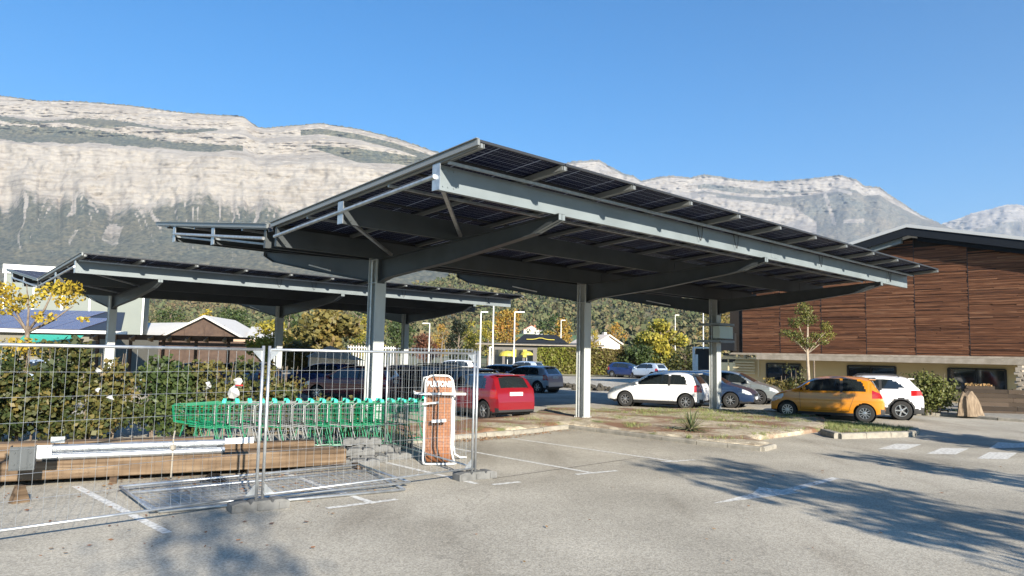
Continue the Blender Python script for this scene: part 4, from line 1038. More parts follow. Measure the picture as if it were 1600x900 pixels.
def place(c, head, rl=None, at=None):
    """head: heading of the nose in degrees clockwise from +Y; rl: world position of the rear left wheel"""
    root, T = c; f = Vector((math.sin(R(head)), math.cos(R(head)), 0)); lf = Vector((-f.y, f.x, 0))
    if rl is not None: p = Vector((rl[0], rl[1], 0))-lf*(T['W']/2-.1)+f*(T['L']/2-T['wb'][0])
    else: p = Vector((at[0], at[1], 0))
    root.location = p; root.rotation_euler = (0, 0, math.atan2(f.y, f.x)); return root
PT = dict(red=carpaint('red_paint', (.17, .006, .012)), white=carpaint('white_car_paint', (.74, .74, .74)), orange=carpaint('orange_paint', (.50, .19, .010), .05),
          silver=carpaint('lilac_silver_paint', (.34, .36, .42), .6), grey=carpaint('grey_silver_paint', (.30, .32, .32), .6), blue=carpaint('slate_blue_paint', (.018, .036, .085), .2),
          dblue=carpaint('deep_blue_paint', (.015, .035, .13), .3), dred=carpaint('dark_red_paint', (.12, .012, .02), .2), black=carpaint('black_car_paint', (.015, .016, .018)), lblue=carpaint('pale_blue_paint', (.45, .52, .62), .3))
c_red = place(car('hatch', PT['red'], 'red hatchback with its back to the viewer behind the mesh fence corner', spokes=7), -37, rl=(-.77, 22.86))
c_white = place(car('hatch', PT['white'], 'white hatchback with its nose to the left, directly left of the third column', steel=False), -63, rl=(7.05, 29.32))
c_or = place(car('mini', PT['orange'], 'orange small hatchback parked beside the small kerbed island', spokes=10), -61, rl=(12.13, 25.05))
c_suv = place(car('suv', PT['white'], 'white crossover with black wheel arches, partly behind the orange car', spokes=5, cladding=True, roofrail=True), -66, rl=(14.05, 26.3))
c_sil = place(car('hatch', PT['silver'], 'lilac-silver hatchback seen from behind beyond the red car', spokes=6), -52, rl=(1.5, 39.3))
fr = G(1166, 640)
c_blue = place(car('estate', PT['blue'], 'slate blue estate facing right behind the third column'), 118, at=(8.5, 32.1))
c_grey = place(car('estate', PT['grey'], 'grey-silver car facing right beyond the slate blue estate, before the brown shrub'), 118, at=(10.6, 34.8))
c_f1 = place(car('hatch', PT['dblue'], 'dark blue car by the far hedge, left of the pale blue-white one', step=.08), -48+180, at=(AT(982, 556, 70).x, 70))
c_f2 = place(car('hatch', PT['lblue'], 'pale blue-white hatchback with its back towards us by the far hedge', step=.08), -40, at=(AT(1010, 556, 68.5).x, 68.5))
# row in the shade of the left canopy, seen through the mesh
def cp(src, label, px, Y, head, paint=None):
    c = copy_tree(src); c['label'] = label; P_ = AT(px, 556, Y); c.location = (P_.x, P_.y, 0); f = R(90-head); c.rotation_euler = (0, 0, f)
    if paint:
        old = None
        for k in KIDS(c):
            nm = k.name.split('.')[0]
            if nm in ('body', 'mirror', 'door_handle', 'spoiler'):
                k.data = k.data.copy(); k.data.materials[0] = PT[paint]
    return c
cp(c_white, 'dark red car facing left in the shade behind the low sparse shrub', 553, 30.5, -75, 'dred')
cp(c_white, 'blue car in the shade, left of the dark red car', 505, 36, -70, 'dblue')
cp(c_grey, 'deep blue car in the shade just right of the nearest column', 622, 33, -60, 'dblue')
cp(c_suv, 'black crossover in the shade behind the white-framed upright bench', 668, 31.5, -60, 'black')
cp(c_grey, 'black car in the shade left of the red hatchback', 712, 30.5, -52, 'black')
cp(c_white, 'dark estate-like car glimpsed over the roof of the red hatchback', 775, 43, -55, 'black')
cp(c_white, 'pale blue car far off beyond the tall lamp post', 815, 62, -60, 'lblue')
cp(c_white, 'slate blue car seen through the shrubs at left', 300, 31, -80, 'blue')
cp(c_white, 'pale car glimpsed in the gap of the shrubs below the green awning', 52, 30, -80, 'lblue')
cp(c_grey, 'white car beyond the white picket fence', 706, 58, -75, 'white')
cp(c_white, 'silver car seen over the shrub right of the double fence posts', 372, 34, -75, 'silver')
# ================================================================== TIMBER-CLAD HALL (right)
NRv, AXv = NR.copy(), AX.copy()
P0 = Vector((23.05, 36.5, 0)); RW = math.atan2(NR.y, NR.x)
wall_rt = thing('timber_clad_hall', P0, RW, 'large hall clad in reddish-brown weathered timber with a shallow grey metal gable roof', 'building')
QL, QR, QA, ZA, SLP = -13.4, 9.5, -2.6, 8.70, .235
ztop = lambda q: ZA-SLP*abs(q-QA)
wood = rmat('weathered_cladding', [(.035, .017, .011), (.075, .031, .016), (.12, .050, .025), (.15, .062, .030), (.24, .115, .06), (.12, .07, .045)], rough=.8, noise=1.5, nscale=2.2)
nt_ = wood.node_tree
for nd in nt_.nodes:
    if nd.type == 'TEX_NOISE':
        mp = nt_.nodes.new('ShaderNodeMapping'); mp.inputs['Scale'].default_value = (.5, 1, 14)
        tc = [k for k in nt_.nodes if k.type == 'TEX_COORD'][0]; nt_.links.new(tc.outputs['Object'], mp.inputs[0]); nt_.links.new(mp.outputs[0], nd.inputs[0])
mb = MB(); z = 2.42; row = 0
seams = [-12.5+2.5*i for i in range(10)]
V = []
while z < ZA:
    h_ = random.uniform(.045, .075); 
    for k in range(len(seams)):
        a, b = seams[k], seams[k]+2.5
        x = a+.012
        while x < b-.02:
            x2 = min(b-.012, x+random.choice([1.25, 2.5, 2.5, 2.5, 2.5])*random.uniform(.8, 1.1))
            if b-x2 < .3: x2 = b-.012
            if z+h_ < max(ztop(x), ztop(x2))-.02 and x > QL:
                zz = min(z+h_, min(ztop(x), ztop(x2)))
                if zz > z: mb.box(((x+x2)/2, -random.uniform(.0, .035), (z+zz)/2), (x2-x, .05, zz-z-.006), rnd=random.gauss(.45, .16))
            x = x2+.004
    z += h_
mb.build('timber_cladding', wood, wall_rt)
mb = MB(); mb.prism([(QL, 2.31), (QR, 2.31), (QR, ztop(QR)), (QA, ZA), (QL, ztop(QL))], .03, .3, 'y'); mb.build('wall', mat('dark_wall_backing', (.02, .014, .01), .9), wall_rt)
for s_ in seams:
    if s_ > QL:
        mb = MB(); mb.box((s_, -.035, (2.4+ztop(s_))/2), (.03, .03, ztop(s_)-2.42)); mb.build('joint_batten', M['black'], wall_rt)
M['roofmetal'] = mat('roof_sheet_grey', (.44, .45, .45), .6, .0)
M['navy'] = mat('dark_roof_and_soffit_shade', (.010, .013, .018), .7, spec=.2)  # soffit shade painted into the roof edge band; also plain dark roofing
fy0, fy1 = -.62, 12.0
def slope(qa, qb, z0, th, m, nm, y0, y1):
    mb = MB(); za = ZA-SLP*abs(qa-QA)+z0; zb_ = ZA-SLP*abs(qb-QA)+z0
    mb.prism([(qa, za), (qb, zb_), (qb, zb_+th), (qa, za+th)], y0, y1, 'y'); mb.build(nm, m, wall_rt)
for qe in (QL-1, QR): slope(QA, qe, .47, .17, M['roofmetal'], 'roof_sheet', fy0-.05, fy1)
for qe in (QL-1, QR): slope(QA, qe, .04, .42, M['navy'], 'shaded_fascia', fy0, fy0+.12)
for qe in (QL-1, QR): slope(QA, qe, .30, .11, M['navy'], 'soffit', fy0+.12, -.06)
slope(QA-.4, QL, -.20, .46, M['steel'], 'verge_board', -.30, -.05)
slope(QA+.4, QR, -.16, .30, M['navy'], 'verge_board', -.30, -.05)
M['slab'] = mat('weathered_ledge', (.26, .22, .17), .85, c2=(.36, .31, .25), scale=3, bump=.3)
mb = MB(); mb.box(((QL+2.3+QR)/2, -.42, 2.17), (QR-QL-2.3, 1.0, .26)); mb.box(((QL+4.9+QR)/2, -.36, 2.33), (QR-QL-4.9, .86, .04)); mb.build('ledge', M['slab'], wall_rt)
mb = MB(); mb.box(((QL+QR)/2, -.06, 2.37), (QR-QL, .1, .12)); mb.build('grey_band', M['slab'], wall_rt)
M['yellow_render'] = mat('cream_render', (.55, .42, .22), .9, c2=(.50, .38, .20), scale=.8)
mb = MB(); mb.box(((QL+QR)/2, .75, 1.02), (QR-QL, .2, 2.04)); mb.build('lower_wall', M['yellow_render'], wall_rt)
for qa, qb in ((-9.35, -6.6), (-5.2, -1.55), (1.0, 4.6)):
    pass
def wq(px): # pixel column -> q on lower wall
    k = (px-800)/F; bx, by = P0.x+.75*AX.x, P0.y+.75*AX.y
    return (k*by-bx)/(NR.x-k*NR.y)
for (xa, xb) in ((1200, 1252), (1326, 1400), (1482, 1571)):
    qa, qb = wq(xa), wq(xb); mb = MB(); zc, hh = 1.22, 1.15
    for (c, d) in (((qa, zc), (.09, hh)), ((qb, zc), (.09, hh)), (((qa+qb)/2, zc-hh/2), (qb-qa, .08)), (((qa+qb)/2, zc+hh/2), (qb-qa, .08)), (((qa+qb)/2, zc), (.05, hh))):
        mb.box((c[0], .62, c[1]), (d[0], .08, d[1]))
    w_ = mb.build('window', M['black'], wall_rt); g_ = MB(); g_.box(((qa+qb)/2, .64, zc), (qb-qa-.1, .02, hh-.1)); g_.build('pane', M['glass'], w_)
mb = MB()
for i, zc in enumerate(np.arange(1.15, 2.0, .17)): mb.box((wq(1166), .5, zc), (1.5, .04, .09))
mb.box((wq(1142), .5, 1.5), (.07, .07, 1.1)); mb.box((wq(1189), .5, 1.5), (.07, .07, 1.1)); 
sl_ = mb.build('slatted_screen', mat('cream_slats', (.55, .46, .28), .8), None); sl_.name = 'slatted_screen'
sl_.location = P0; sl_.rotation_euler = (0, 0, RW); tag(sl_, 'cream horizontal slat screen under the hall’s left corner', 'screen')
mb = MB(); mb.box((wq(1150), -.2, 3.1), (1.1, .25, 1.1)); o = mb.build('shutter_box', M['black']); o.location = P0; o.rotation_euler = (0, 0, RW); tag(o, 'black box mounted on the timber wall beside the pale green cabinet', 'box')
# white framed doorway far left of hall
dw = AT(1098, 556, 58); rt = thing('white_gateway', (dw.x, dw.y, 0), 0, 'tall white frame around a dark opening, left of the third column', 'gateway')
mb = MB(); mb.box((-.72, 0, 1.45), (.16, .12, 2.9)); mb.box((.95, 0, 1.45), (.08, .12, 2.9)); mb.box((.1, 0, 2.85), (1.75, .14, .12)); mb.box((-.5, 0, 1.2), (.22, .1, 2.2)); mb.build('frame', M['white'], rt)
mb = MB(); mb.box((.2, .3, 1.4), (1.4, .1, 2.75)); mb.build('dark_panel', M['black'], rt)
# slat stack at right edge, low plank wall, flower planters, stump
sp = AT(1592, 556, 30.5); rt = thing('stacked_beam_corner', (sp.x, sp.y, 0), RW, 'corner of stacked pale weathered beams at the right edge under the ledge', 'beam stack')
for i in range(7):
    mb = MB(); z = .75+i*.19; off = .12 if i % 2 else 0
    mb.box((.9, -.02*i, z), (2.0+off, .16, .11)); 
    mb.build('beam', M['slab'], rt)
mb = MB(); 
for i in range(7): mb.box((-.02 if i % 2 else .06, .25, .75+i*.19+.095), (.16, .9, .085))
mb.build('cross_beams', M['slab'], rt)
pw = AT(1513, 556, 29.5); rt = thing('plank_retaining_wall', (pw.x, pw.y, 0), -.12, 'low dark plank retaining wall to the right of the pale stump', 'wall')
dwm = rmat('dark_old_planks', [(.025, .018, .013), (.045, .032, .022), (.07, .05, .036)], rough=.9, noise=.5, nscale=3)
mb = MB()
for i in range(6):
    x = -.2
    while x < 4.5:
        x2 = x+random.uniform(1.2, 2.2); mb.box(((x+x2)/2, random.uniform(-.02, .02)-.03*i*0, .12+i*.17), (x2-x-.01, .07, .16)); x = x2
mb.build('planks', dwm, rt)
mb = MB()
for x in (0, 1.7, 3.4): mb.box((x, .08, .5), (.1, .1, 1.15))
mb.build('posts', dwm, rt)
fl_ = AT(1520, 556, 30.3)
rt = thing('flower_trough', (fl_.x, fl_.y, 0), -.12, 'trough of pale orange dried flowers in front of the dark window', 'planter')
mb = MB(); mb.box((.2, 0, 1.06), (1.1, .22, .18)); mb.build('trough', dwm, rt)
clump_crown('flowers', [(x*.17-.25, 0, 1.2, (.11, .1, .07)) for x in range(6)], 200, .06, rmat('dried_flowers', [(.42, .22, .08), (.5, .32, .14), (.2, .16, .06)]), rt)
def stump(p):
    rt = thing('tree_stump', p, .4, 'pale tan weathered tree stump at the right end of the laurel bush', 'stump')
    mb = MB(); n = 26; rings = []
    for k in range(9):
        t_ = k/8; z = .86*t_; r0 = .44*(1-(t_*.90)**2.4)**.55+.07*(1-t_)**5
        ring = [(math.cos(a)*r0*(1+.13*math.sin(a*5+t_)+.07*math.sin(a*9+2*t_)+.05*random.random())-.10*t_, math.sin(a)*r0*.8*(1+.1*math.sin(a*4)), z+(.06*math.sin(a*3) if k == 8 else 0)*1.5) for a in [6.283*j/n for j in range(n)]]
        rings += ring
    fs = [(k*n+j, k*n+(j+1) % n, (k+1)*n+(j+1) % n, (k+1)*n+j) for k in range(8) for j in range(n)]+[tuple(8*n+j for j in range(n))]
    mb.add(rings, fs); mb.build('wood', mat('stump_wood', (.12, .085, .055), .9, c2=(.24, .18, .12), scale=5, stretch=(3, 3, .6), bump=.7), rt, smooth=50)
p = AT(1513, 556, 28.0); stump((p.x, p.y, .08))
# ================================================================== BACKGROUND BUILDINGS (left and centre)
def bld(nm, px, Y, rz, label): p = AT(px, 556, Y); return thing(nm, (p.x, p.y, 0), rz, label, 'building')
M['palegreen'] = mat('pale_green_cladding', (.13, .15, .135), .6, c2=(.15, .17, .15), scale=.3)
M['roofwhite'] = mat('white_membrane_roof', (.50, .485, .46), .7)
M['darkbrown'] = mat('dark_brown_boards', (.05, .03, .022), .8, c2=(.08, .05, .035), scale=2)
rt = bld('warehouse', 130, 75, .42, 'pale green-grey warehouse with white roof edge at far left behind the canopy')
mb = MB(); mb.box((-1, 6, 4.6), (12.5, 12, 9.2)); mb.build('wall', M['palegreen'], rt)
mb = MB(); mb.box((-1, 6, 9.45), (12.9, 12.4, .9)); mb.build('roof_edge', M['white'], rt)
mb = MB()
for i in range(6): mb.box((-7.2+2.48*i, -.05, 4.6), (.16, .1, 9.2))
mb.build('joint_posts', M['white'], rt)
rt = bld('low_hall', 60, 48, .10, 'low hall with blue-grey solar panels on its pitched roof, white gutter and green awning')
mb = MB(); mb.add([(-9, -3, 2.95), (6.3, -3, 2.95), (3.2, 5, 4.5), (-9, 5, 4.5), (-9, -3, 2.85), (6.3, -3, 2.85), (3.2, 5, 4.4), (-9, 5, 4.4)], [(0, 1, 2, 3), (4, 5, 6, 7), (0, 1, 5, 4), (1, 2, 6, 5)]); 
mb.build('roof', M['darkmetal'], rt)
pm = mat('bluish_panels', (.10, .10, .16), .25);  # even bluish base colour of the roof panels
for i in range(5):
    for j in range(8):
        y0, y1 = -2.8+i*1.55, -2.8+i*1.55+1.5; x0, x1 = -8.8+j*1.8, -8.8+j*1.8+1.75
        if x1 > 6.2-(y1+3)*.39: continue
        zf = lambda y: 2.95+(y+3)*1.55/8+.05
        m2 = MB(); m2.add([(x0, y0, zf(y0)), (x1, y0, zf(y0)), (x1, y1, zf(y1)), (x0, y1, zf(y1)), (x0, y0, zf(y0)-.03), (x1, y0, zf(y0)-.03), (x1, y1, zf(y1)-.03), (x0, y1, zf(y1)-.03)], [(0, 1, 2, 3), (7, 6, 5, 4), (0, 1, 5, 4), (1, 2, 6, 5), (2, 3, 7, 6), (3, 0, 4, 7)]); m2.build('solar_panel', pm, rt)
mb = MB(); mb.box((-1.3, -3.08, 2.86), (16, .16, .2)); mb.build('gutter', M['white'], rt)
mb = MB(); mb.box((-1.2, 1, 1.4), (14, 7.4, 2.8)); mb.build('wall', mat('dim_wall', (.16, .15, .12), .9), rt)
mb = MB(); mb.add([(.8, -3.2, 2.65), (4.2, -3.2, 2.65), (4.2, -4.2, 2.15), (.8, -4.2, 2.15), (.8, -4.2, 1.9), (4.2, -4.2, 1.9)], [(0, 1, 2, 3), (3, 2, 5, 4)]); mb.build('awning', mat('teal_awning', (.02, .26, .20), .7), rt)
rt = bld('gabled_hall', 318, 88, .12, 'dark gabled hall between two white sloping roofs behind the pergola')
mb = MB(); mb.prism([(-4.6, 3.0), (4.6, 3.0), (0, 5.6)], -.2, 14, 'y'); mb.build('gable_wall', M['darkbrown'], rt)
for sg in (1, -1):
    mb = MB(); mb.prism([(0, 5.65), (sg*5.4, 2.75), (sg*5.4, 2.95), (0, 5.9)], -.8, 14, 'y'); mb.build('roof', M['roofwhite'], rt)
mb = MB(); mb.add([(-13.5, -1, 3.2), (-5.0, -1, 3.3), (-3.3, 8, 5.3), (-10.5, 8, 5.0), (-13.5, -1, 3.0), (-5, -1, 3.1)], [(0, 1, 2, 3), (0, 1, 5, 4)]); mb.build('white_roof', M['roofwhite'], rt)
mb = MB(); mb.add([(5.0, -1, 3.3), (8.6, -1, 3.3), (8.6, 8, 4.7), (3.6, 8, 4.9), (5, -1, 3.1), (8.6, -1, 3.1)], [(0, 1, 2, 3), (0, 1, 5, 4)]); mb.build('white_roof', M['roofwhite'], rt)
mb = MB(); mb.box((-2.5, 4, 1.5), (22, 8, 3)); mb.build('wall', M['darkbrown'], rt)
for i in (-2.3, 0, 2.3):
    mb = MB(); mb.box((i, -.28, 3.9), (.12, .1, 1.6)); mb.build('post', M['darkbrown'], rt)
mb = MB(); mb.box((-2, -1.4, 2.95), (23, .3, .28)); mb.build('eaves_board', mat('tan_board', (.36, .26, .18), .8), rt)
rt = bld('pergola', 270, 40, .05, 'dark brown timber pergola roof above the mesh fence')
rt['category'] = 'pergola'
mb = MB(); mb.box((0, 0, 2.62), (7.4, 3, .10)); mb.box((0, -1.55, 2.52), (7.4, .1, .26)); mb.build('deck', M['darkbrown'], rt)
for i in range(8):
    mb = MB(); x = -3.3+i*.95; mb.prism([(-2.1, 2.38), (-1.6, 2.30), (-1.6, 2.62), (-2.1, 2.48)], x-.05, x+.05, 'x'); mb.build('rafter_end', bpy.data.materials['tan_board'], rt)
for i in range(5):
    mb = MB(); mb.box((-3.4+i*1.7, -1.3, 1.2), (.13, .13, 2.4)); mb.build('post', M['darkbrown'], rt)
rt = bld('low_flat_building', 215, 120, 0, 'low flat-roofed building far behind the white roofs')
mb = MB(); mb.box((0, 5, 2.2), (12, 8, 4.4)); mb.build('wall', M['darkbrown'], rt); mb = MB(); mb.box((0, 5, 4.6), (12.6, 8.6, .35)); mb.build('roof', M['darkmetal'], rt); mb = MB(); mb.box((2, 5, 5.1), (4, 3, .7)); mb.build('roof_box', M['roofwhite'], rt)
rt = bld('drive_through', 856, 98, .0, 'dark low drive-through restaurant with black hipped roof and yellow sign behind the hedge')
mb = MB(); mb.box((0, 3, 1.6), (14.5, 6, 3.2)); mb.build('wall', mat('grey_brown_wall', (.12, .11, .10), .8), rt)
mb = MB(); mb.box((-1, 2.8, 3.25), (17.5, 7, .10)); mb.build('flat_roof', M['slab'], rt); mb = MB(); mb.box((-1, 2.8, 3.38), (17.1, 6.6, .16)); mb.build('roof_deck', M['darkmetal'], rt)
mb = MB(); mb.add([(-4.6, .2, 3.54), (2.8, .2, 3.54), (2.8, 5, 3.54), (-4.6, 5, 3.54), (-3.2, 1.2, 4.7), (1.2, 1.2, 4.7), (1.2, 3.8, 4.7), (-3.2, 3.8, 4.7)], [(0, 1, 5, 4), (1, 2, 6, 5), (2, 3, 7, 6), (3, 0, 4, 7), (4, 5, 6, 7)]); mb.build('hipped_roof', M['navy'], rt)
ym = mat('yellow_plastic', (.46, .38, .05), .5)
mb = MB()
for x in range(9): mb.tube([(-2.9+x*.42, .35+.0*x, 4.02+.22*math.exp(-((x-4.5)/1.4)**2)), (-2.9+(x+1)*.42, .35, 4.02+.22*math.exp(-((x-3.5)/1.4)**2))], .055, 6)
mb.build('yellow_sign', ym, rt)
for x in (-6.6, -5.2, -3.9, -2.5):
    mb = MB(); mb.box((x, -.06, 1.55), (1.0, .08, 2.0)); mb.build('window', M['glass'], rt)
for x in (-4.5, -3.1): 
    mb = MB(); mb.box((x, -.12, 2.1), (.5, .1, 1.0)); mb.build('yellow_panel', ym, rt)
mb = MB()
for px, Y, s_ in ((793, 86, 1.3),):
    p = AT(px, 556, Y); o = thing('yellow_umbrella', (p.x, p.y, 0), 0, 'yellow parasol-like shape at the left end of the long hedge', 'parasol')
    m2 = MB(); m2.lathe([(1.05, 1.75), (.95, 2.05), (.6, 2.3), (.1, 2.4)], n=16); m2.build('canopy', ym, o); m2 = MB(); m2.tube([(0, 0, 0), (0, 0, 2.4)], .04, 6); m2.build('pole', M['white'], o)
    p = AT(823, 556, 88); o = copy_tree(o); o.location = (p.x, p.y, .6); o['label'] = 'smaller yellow parasol-like shape peeking over the long hedge'; o.scale = (.75, .75, .75)
def house(px, Y, w_, d_, h_, rz, label, wall=(.62, .58, .52), roof=(.30, .12, .08), z=0):
    p = AT(px, 556, Y); rt = thing('house', (p.x, p.y, z), rz, label, 'house', 'houses beyond the car park')
    mb = MB(); mb.prism([(-w_/2, -3), (w_/2, -3), (w_/2, h_), (0, h_+w_*.28), (-w_/2, h_)], 0, d_, 'y'); mb.build('wall', mat('house_wall', wall, .9), rt)
    rm = mat('roof_tiles', roof, .9)
    for sg in (1, -1):
        mb = MB(); mb.prism([(0, h_+w_*.28+.02), (sg*(w_/2+.4), h_-.10), (sg*(w_/2+.4), h_+.12), (0, h_+w_*.28+.26)], -.5, d_+.5, 'y'); mb.build('roof', rm, rt)
    for x in (-w_*.22, w_*.22):
        mb = MB(); mb.box((x, -.03, h_*.55), (1, .08, 1.2)); mb.build('window', M['glass'], rt)
    mb = MB(); mb.box((w_*.25, d_*.4, h_+w_*.28), (.6, .6, 1.4)); mb.build('chimney', rm, rt)
    return rt
house(950, 125, 5.0, 7, 4.0, .5, 'white house with pale roof right of the second near column', (.68, .64, .58), (.55, .48, .42))
zz = lambda y, Y: AT(900, y, Y).z
house(830, 460, 10, 10, 3, .1, 'pale house with red roof on the slope above the green field', (.6, .55, .48), (.42, .16, .10), z=zz(522, 460)-1)
house(846, 420, 8, 8, 2.5, .0, 'grey house with dark windows on the green field', (.45, .45, .45), (.25, .25, .25), z=zz(530, 420))
house(873, 620, 9, 10, 3, 0, 'small pale house among the rusty trees on the hillside', (.62, .58, .5), (.4, .2, .12), z=zz(520, 620))
house(884, 900, 16, 12, 5, .2, 'long white house high on the wooded hill, left of the second near column', (.68, .66, .6), (.5, .42, .36), z=zz(476, 900))
house(955, 880, 12, 10, 4, .1, 'white house with red roof on the hill right of the second near column', (.66, .62, .56), (.42, .16, .10), z=zz(478, 880))
house(1022, 880, 8, 8, 4, .1, 'small cream house on the hill above the golden tree', (.6, .55, .4), (.42, .3, .2), z=zz(484, 880))
# picket fence and gate
pf = AT(655, 556, 62); rt = thing('picket_fence', (pf.x, pf.y, 0), -.25, 'tall white picket fence seen across the shaded cars', 'fence')
mb = MB()
for i in range(32): mb.box((-4.6+i*.30, 0, 1.3), (.05, .04, 2.2))
mb.box((0, 0, .5), (9.6, .05, .05)); mb.box((0, 0, 2.3), (9.6, .05, .05)); mb.build('pickets', M['galv'], rt)
pf = AT(580, 556, 58); rt = thing('picket_fence', (pf.x, pf.y, 0), .5, 'white picket fence and panel left of the nearest column', 'fence')
mb = MB()
for i in range(18): mb.box((-1.9+i*.22, 0, 1.3), (.05, .04, 2.3))
mb.box((0, 0, 2.3), (4, .05, .07)); mb.build('pickets', M['white'], rt)
tp_ = AT(520, 556, 46); rt = thing('white_marquee', (tp_.x, tp_.y, 0), .3, 'small white tent with sloping roof left of the nearest column', 'tent')
mb = MB(); mb.box((0, 0, .85), (2.9, 2.2, 1.5)); mb.build('walls', M['roofwhite'], rt); mb = MB(); mb.add([(-1.6, -1.3, 1.62), (1.9, -1.3, 1.45), (1.9, 1.3, 1.45), (-1.6, 1.3, 1.62), (-.2, 0, 2.35)], [(0, 1, 4), (1, 2, 4), (2, 3, 4), (3, 0, 4)]); mb.build('roof', M['roofwhite'], rt)
# street lamps
def lamp(px, Y, top, label, arm=.7, r=.06, hd=1):
    p = AT(px, 556, Y); h_ = AT(px, top, Y).z; rt = thing('street_lamp', (p.x, p.y, 0), 0, label, 'street lamp', 'street lamps of the car park')
    mb = MB(); mb.tube([(0, 0, 0), (0, 0, h_*.5), (0, 0, h_)], [r*1.3, r, r*.75], 8); mb.build('pole', M['white'], rt)
    mb = MB(); mb.box((hd*arm/2, 0, h_-.02), (arm, .16, .09)); mb.build('lamp_head', M['white'], rt); return rt
lamp(750, 62, 487, 'tall pale lamp post at the end of the farther canopy, left of a brighter one', .6)
lamp(769.5, 58, 470, 'tall white lamp post directly behind the red car roof, left of the orange tree', .5)
lamp(803, 66, 487, 'white lamp post on the right side of the tall orange tree', .9)
lamp(670, 80, 505, 'slim lamp post over the picket fence beside the russet tree', .8, hd=-1)
lamp(876, 100, 500, 'lamp post in front of the reddish-orange tree', .6)
lamp(178, 110, 497, 'small lamp post above the white roofs at left', 1.2)
lamp(829, 150, 524, 'short twin lamp post at left on the meadow', 1.0)
lamp(833, 150, 524, 'short twin lamp post at right on the meadow', 1.0)
lamp(1055, 110, 492, 'lamp post rising from the large golden tree', .6)
lamp(1099, 75, 478, 'white lamp post behind the cabinet of the third column', .3)
lamp(765, 75, 542, 'short white post left of the hedge’s yellow parasols', .3, r=.09)
# rubble heaps in the far road
def rubble(px, y, label, w_):
    p = G(px, y); rt = MB()
    for i in range(40):
        s_ = random.uniform(.1, .28); rt.box((random.gauss(0, w_), random.gauss(0, .25), s_*.3+.12*random.random()), (s_, s_*.8, s_*.6), m=Matrix.Rotation(random.random()*6, 3, Vector((random.random(), random.random(), 1)).normalized()))
    o = rt.build('rubble', mat('dark_rubble', (.05, .045, .035), .95)); o.location = (p.x, p.y, 0); tag(o, label, 'rubble', kind='stuff')
rubble(895, 606, 'heap of dark earth and debris left of the second column', .9)
rubble(925, 610, 'small dark debris heap right of the second column', .5)
# off-frame trees that cast the streaked shadows into the foreground
def off(px, py, z): # source point whose shadow falls on ground pixel
    g = G(px, py); L = z/math.tan(R(SUN_EL)); return (g.x-math.sin(R(SUN_HEAD))*L, g.y-math.cos(R(SUN_HEAD))*L)
# ================================================================== FOREGROUND: MESH FENCE, TIMBER, CARTS, BENCH
ROOTF = []
def fence_panel(a, b, label, H_=2.10, z0=.12, flat=False):
    """site fence panel between two ground points; local x along panel"""
    a, b = Vector(a), Vector(b); d = b-a; L = d.length; rt = thing('mesh_fence_panel', (a.x, a.y, 0), math.atan2(d.y, d.x), label, 'fence panel', 'temporary mesh fence panels')
    def T_(pts, r, nm='frame_tube', n=8): mb = MB(); mb.tube(pts, r, n); return mb.build(nm, M['galv'], rt, smooth=True)
    T_([(0, 0, .03), (0, 0, H_+.03)], .021, 'end_post'); T_([(L, 0, .03), (L, 0, H_+.03)], .021, 'end_post')
    T_([(0, 0, H_-.02), (L, 0, H_-.02)], .019, 'top_rail'); T_([(0, 0, z0+.06), (L, 0, z0+.06)], .016, 'bottom_rail')
    mb = MB(); n = int(L/.118)
    for i in range(1, n):
        x = L*i/n; wob = random.gauss(0, .003); mb.tube([(x, .012, z0+.07), (x+wob, .014+wob, H_*.5), (x, .012, H_-.03)], .0019, 4, cap=False)
    k = int((H_-z0)/.29)
    for i in range(1, k+1):
        z = z0+.07+(H_-z0-.1)*i/(k+1); mb.tube([(0, .012, z), (L*.5, .012, z+random.gauss(0, .008)), (L, .012, z)], .0023, 4, cap=False)
    mb.build('wire_mesh', M['galv'], rt)
    for x, sg in ((0, 1), (L, -1)):
        for z, sz in ((H_-.03, -1), (z0+.07, 1)):
            mb = MB(); mb.add([(x, .0, z), (x+sg*.16, .0, z), (x, .0, z+sz*.16), (x, .004, z), (x+sg*.16, .004, z), (x, .004, z+sz*.16)], [(0, 1, 2), (3, 4, 5), (1, 2, 5, 4)]); mb.build('corner_gusset', M['galv'], rt)
    return rt
pA = G(399, 797); pB = G(409, 795); pC = G(737, 749); pD = G(742, 748); pE = Vector((-2.62, 15.60, 0))
dirL = (G(0, 857)-pA).normalized()
fence_panel(pA+dirL*3.5, pA, 'mesh fence panel filling the left edge of the picture')
fence_panel(pB, pC, 'middle mesh fence panel between the double posts and the corner by the upright bench')
fence_panel(pE, pD, 'mesh fence panel running back from the corner to behind the upright bench')
# panels lying on the ground
def lying(pl, label, z):
    P_ = [G(*q) for q in pl]; o0 = P_[0]; rt = thing('mesh_fence_panel', (o0.x, o0.y, 0), 0, label, 'fence panel', 'temporary mesh fence panels')
    Q = [Vector((p.x-o0.x, p.y-o0.y, z)) for p in P_]
    for i in range(4):
        mb = MB(); mb.tube([Q[i], Q[(i+1) % 4]], .021, 8); mb.build('frame_tube', M['galv'], rt, smooth=True)
    mb = MB(); n = 30
    for i in range(1, n): mb.tube([Q[0].lerp(Q[1], i/n), Q[3].lerp(Q[2], i/n)], .0024, 4, cap=False)
    for i in range(1, 8): mb.tube([Q[0].lerp(Q[3], i/8), Q[1].lerp(Q[2], i/8)], .0024, 4, cap=False)
    mb.build('wire_mesh', M['galv'], rt)
lying([(187, 770), (560, 734), (640, 762), (235, 807)], 'mesh fence panel lying flat on the asphalt, upper one of two', .085)
lying([(200, 774), (575, 738), (632, 768), (250, 803)], 'mesh fence panel lying flat on the asphalt underneath another one', .03)
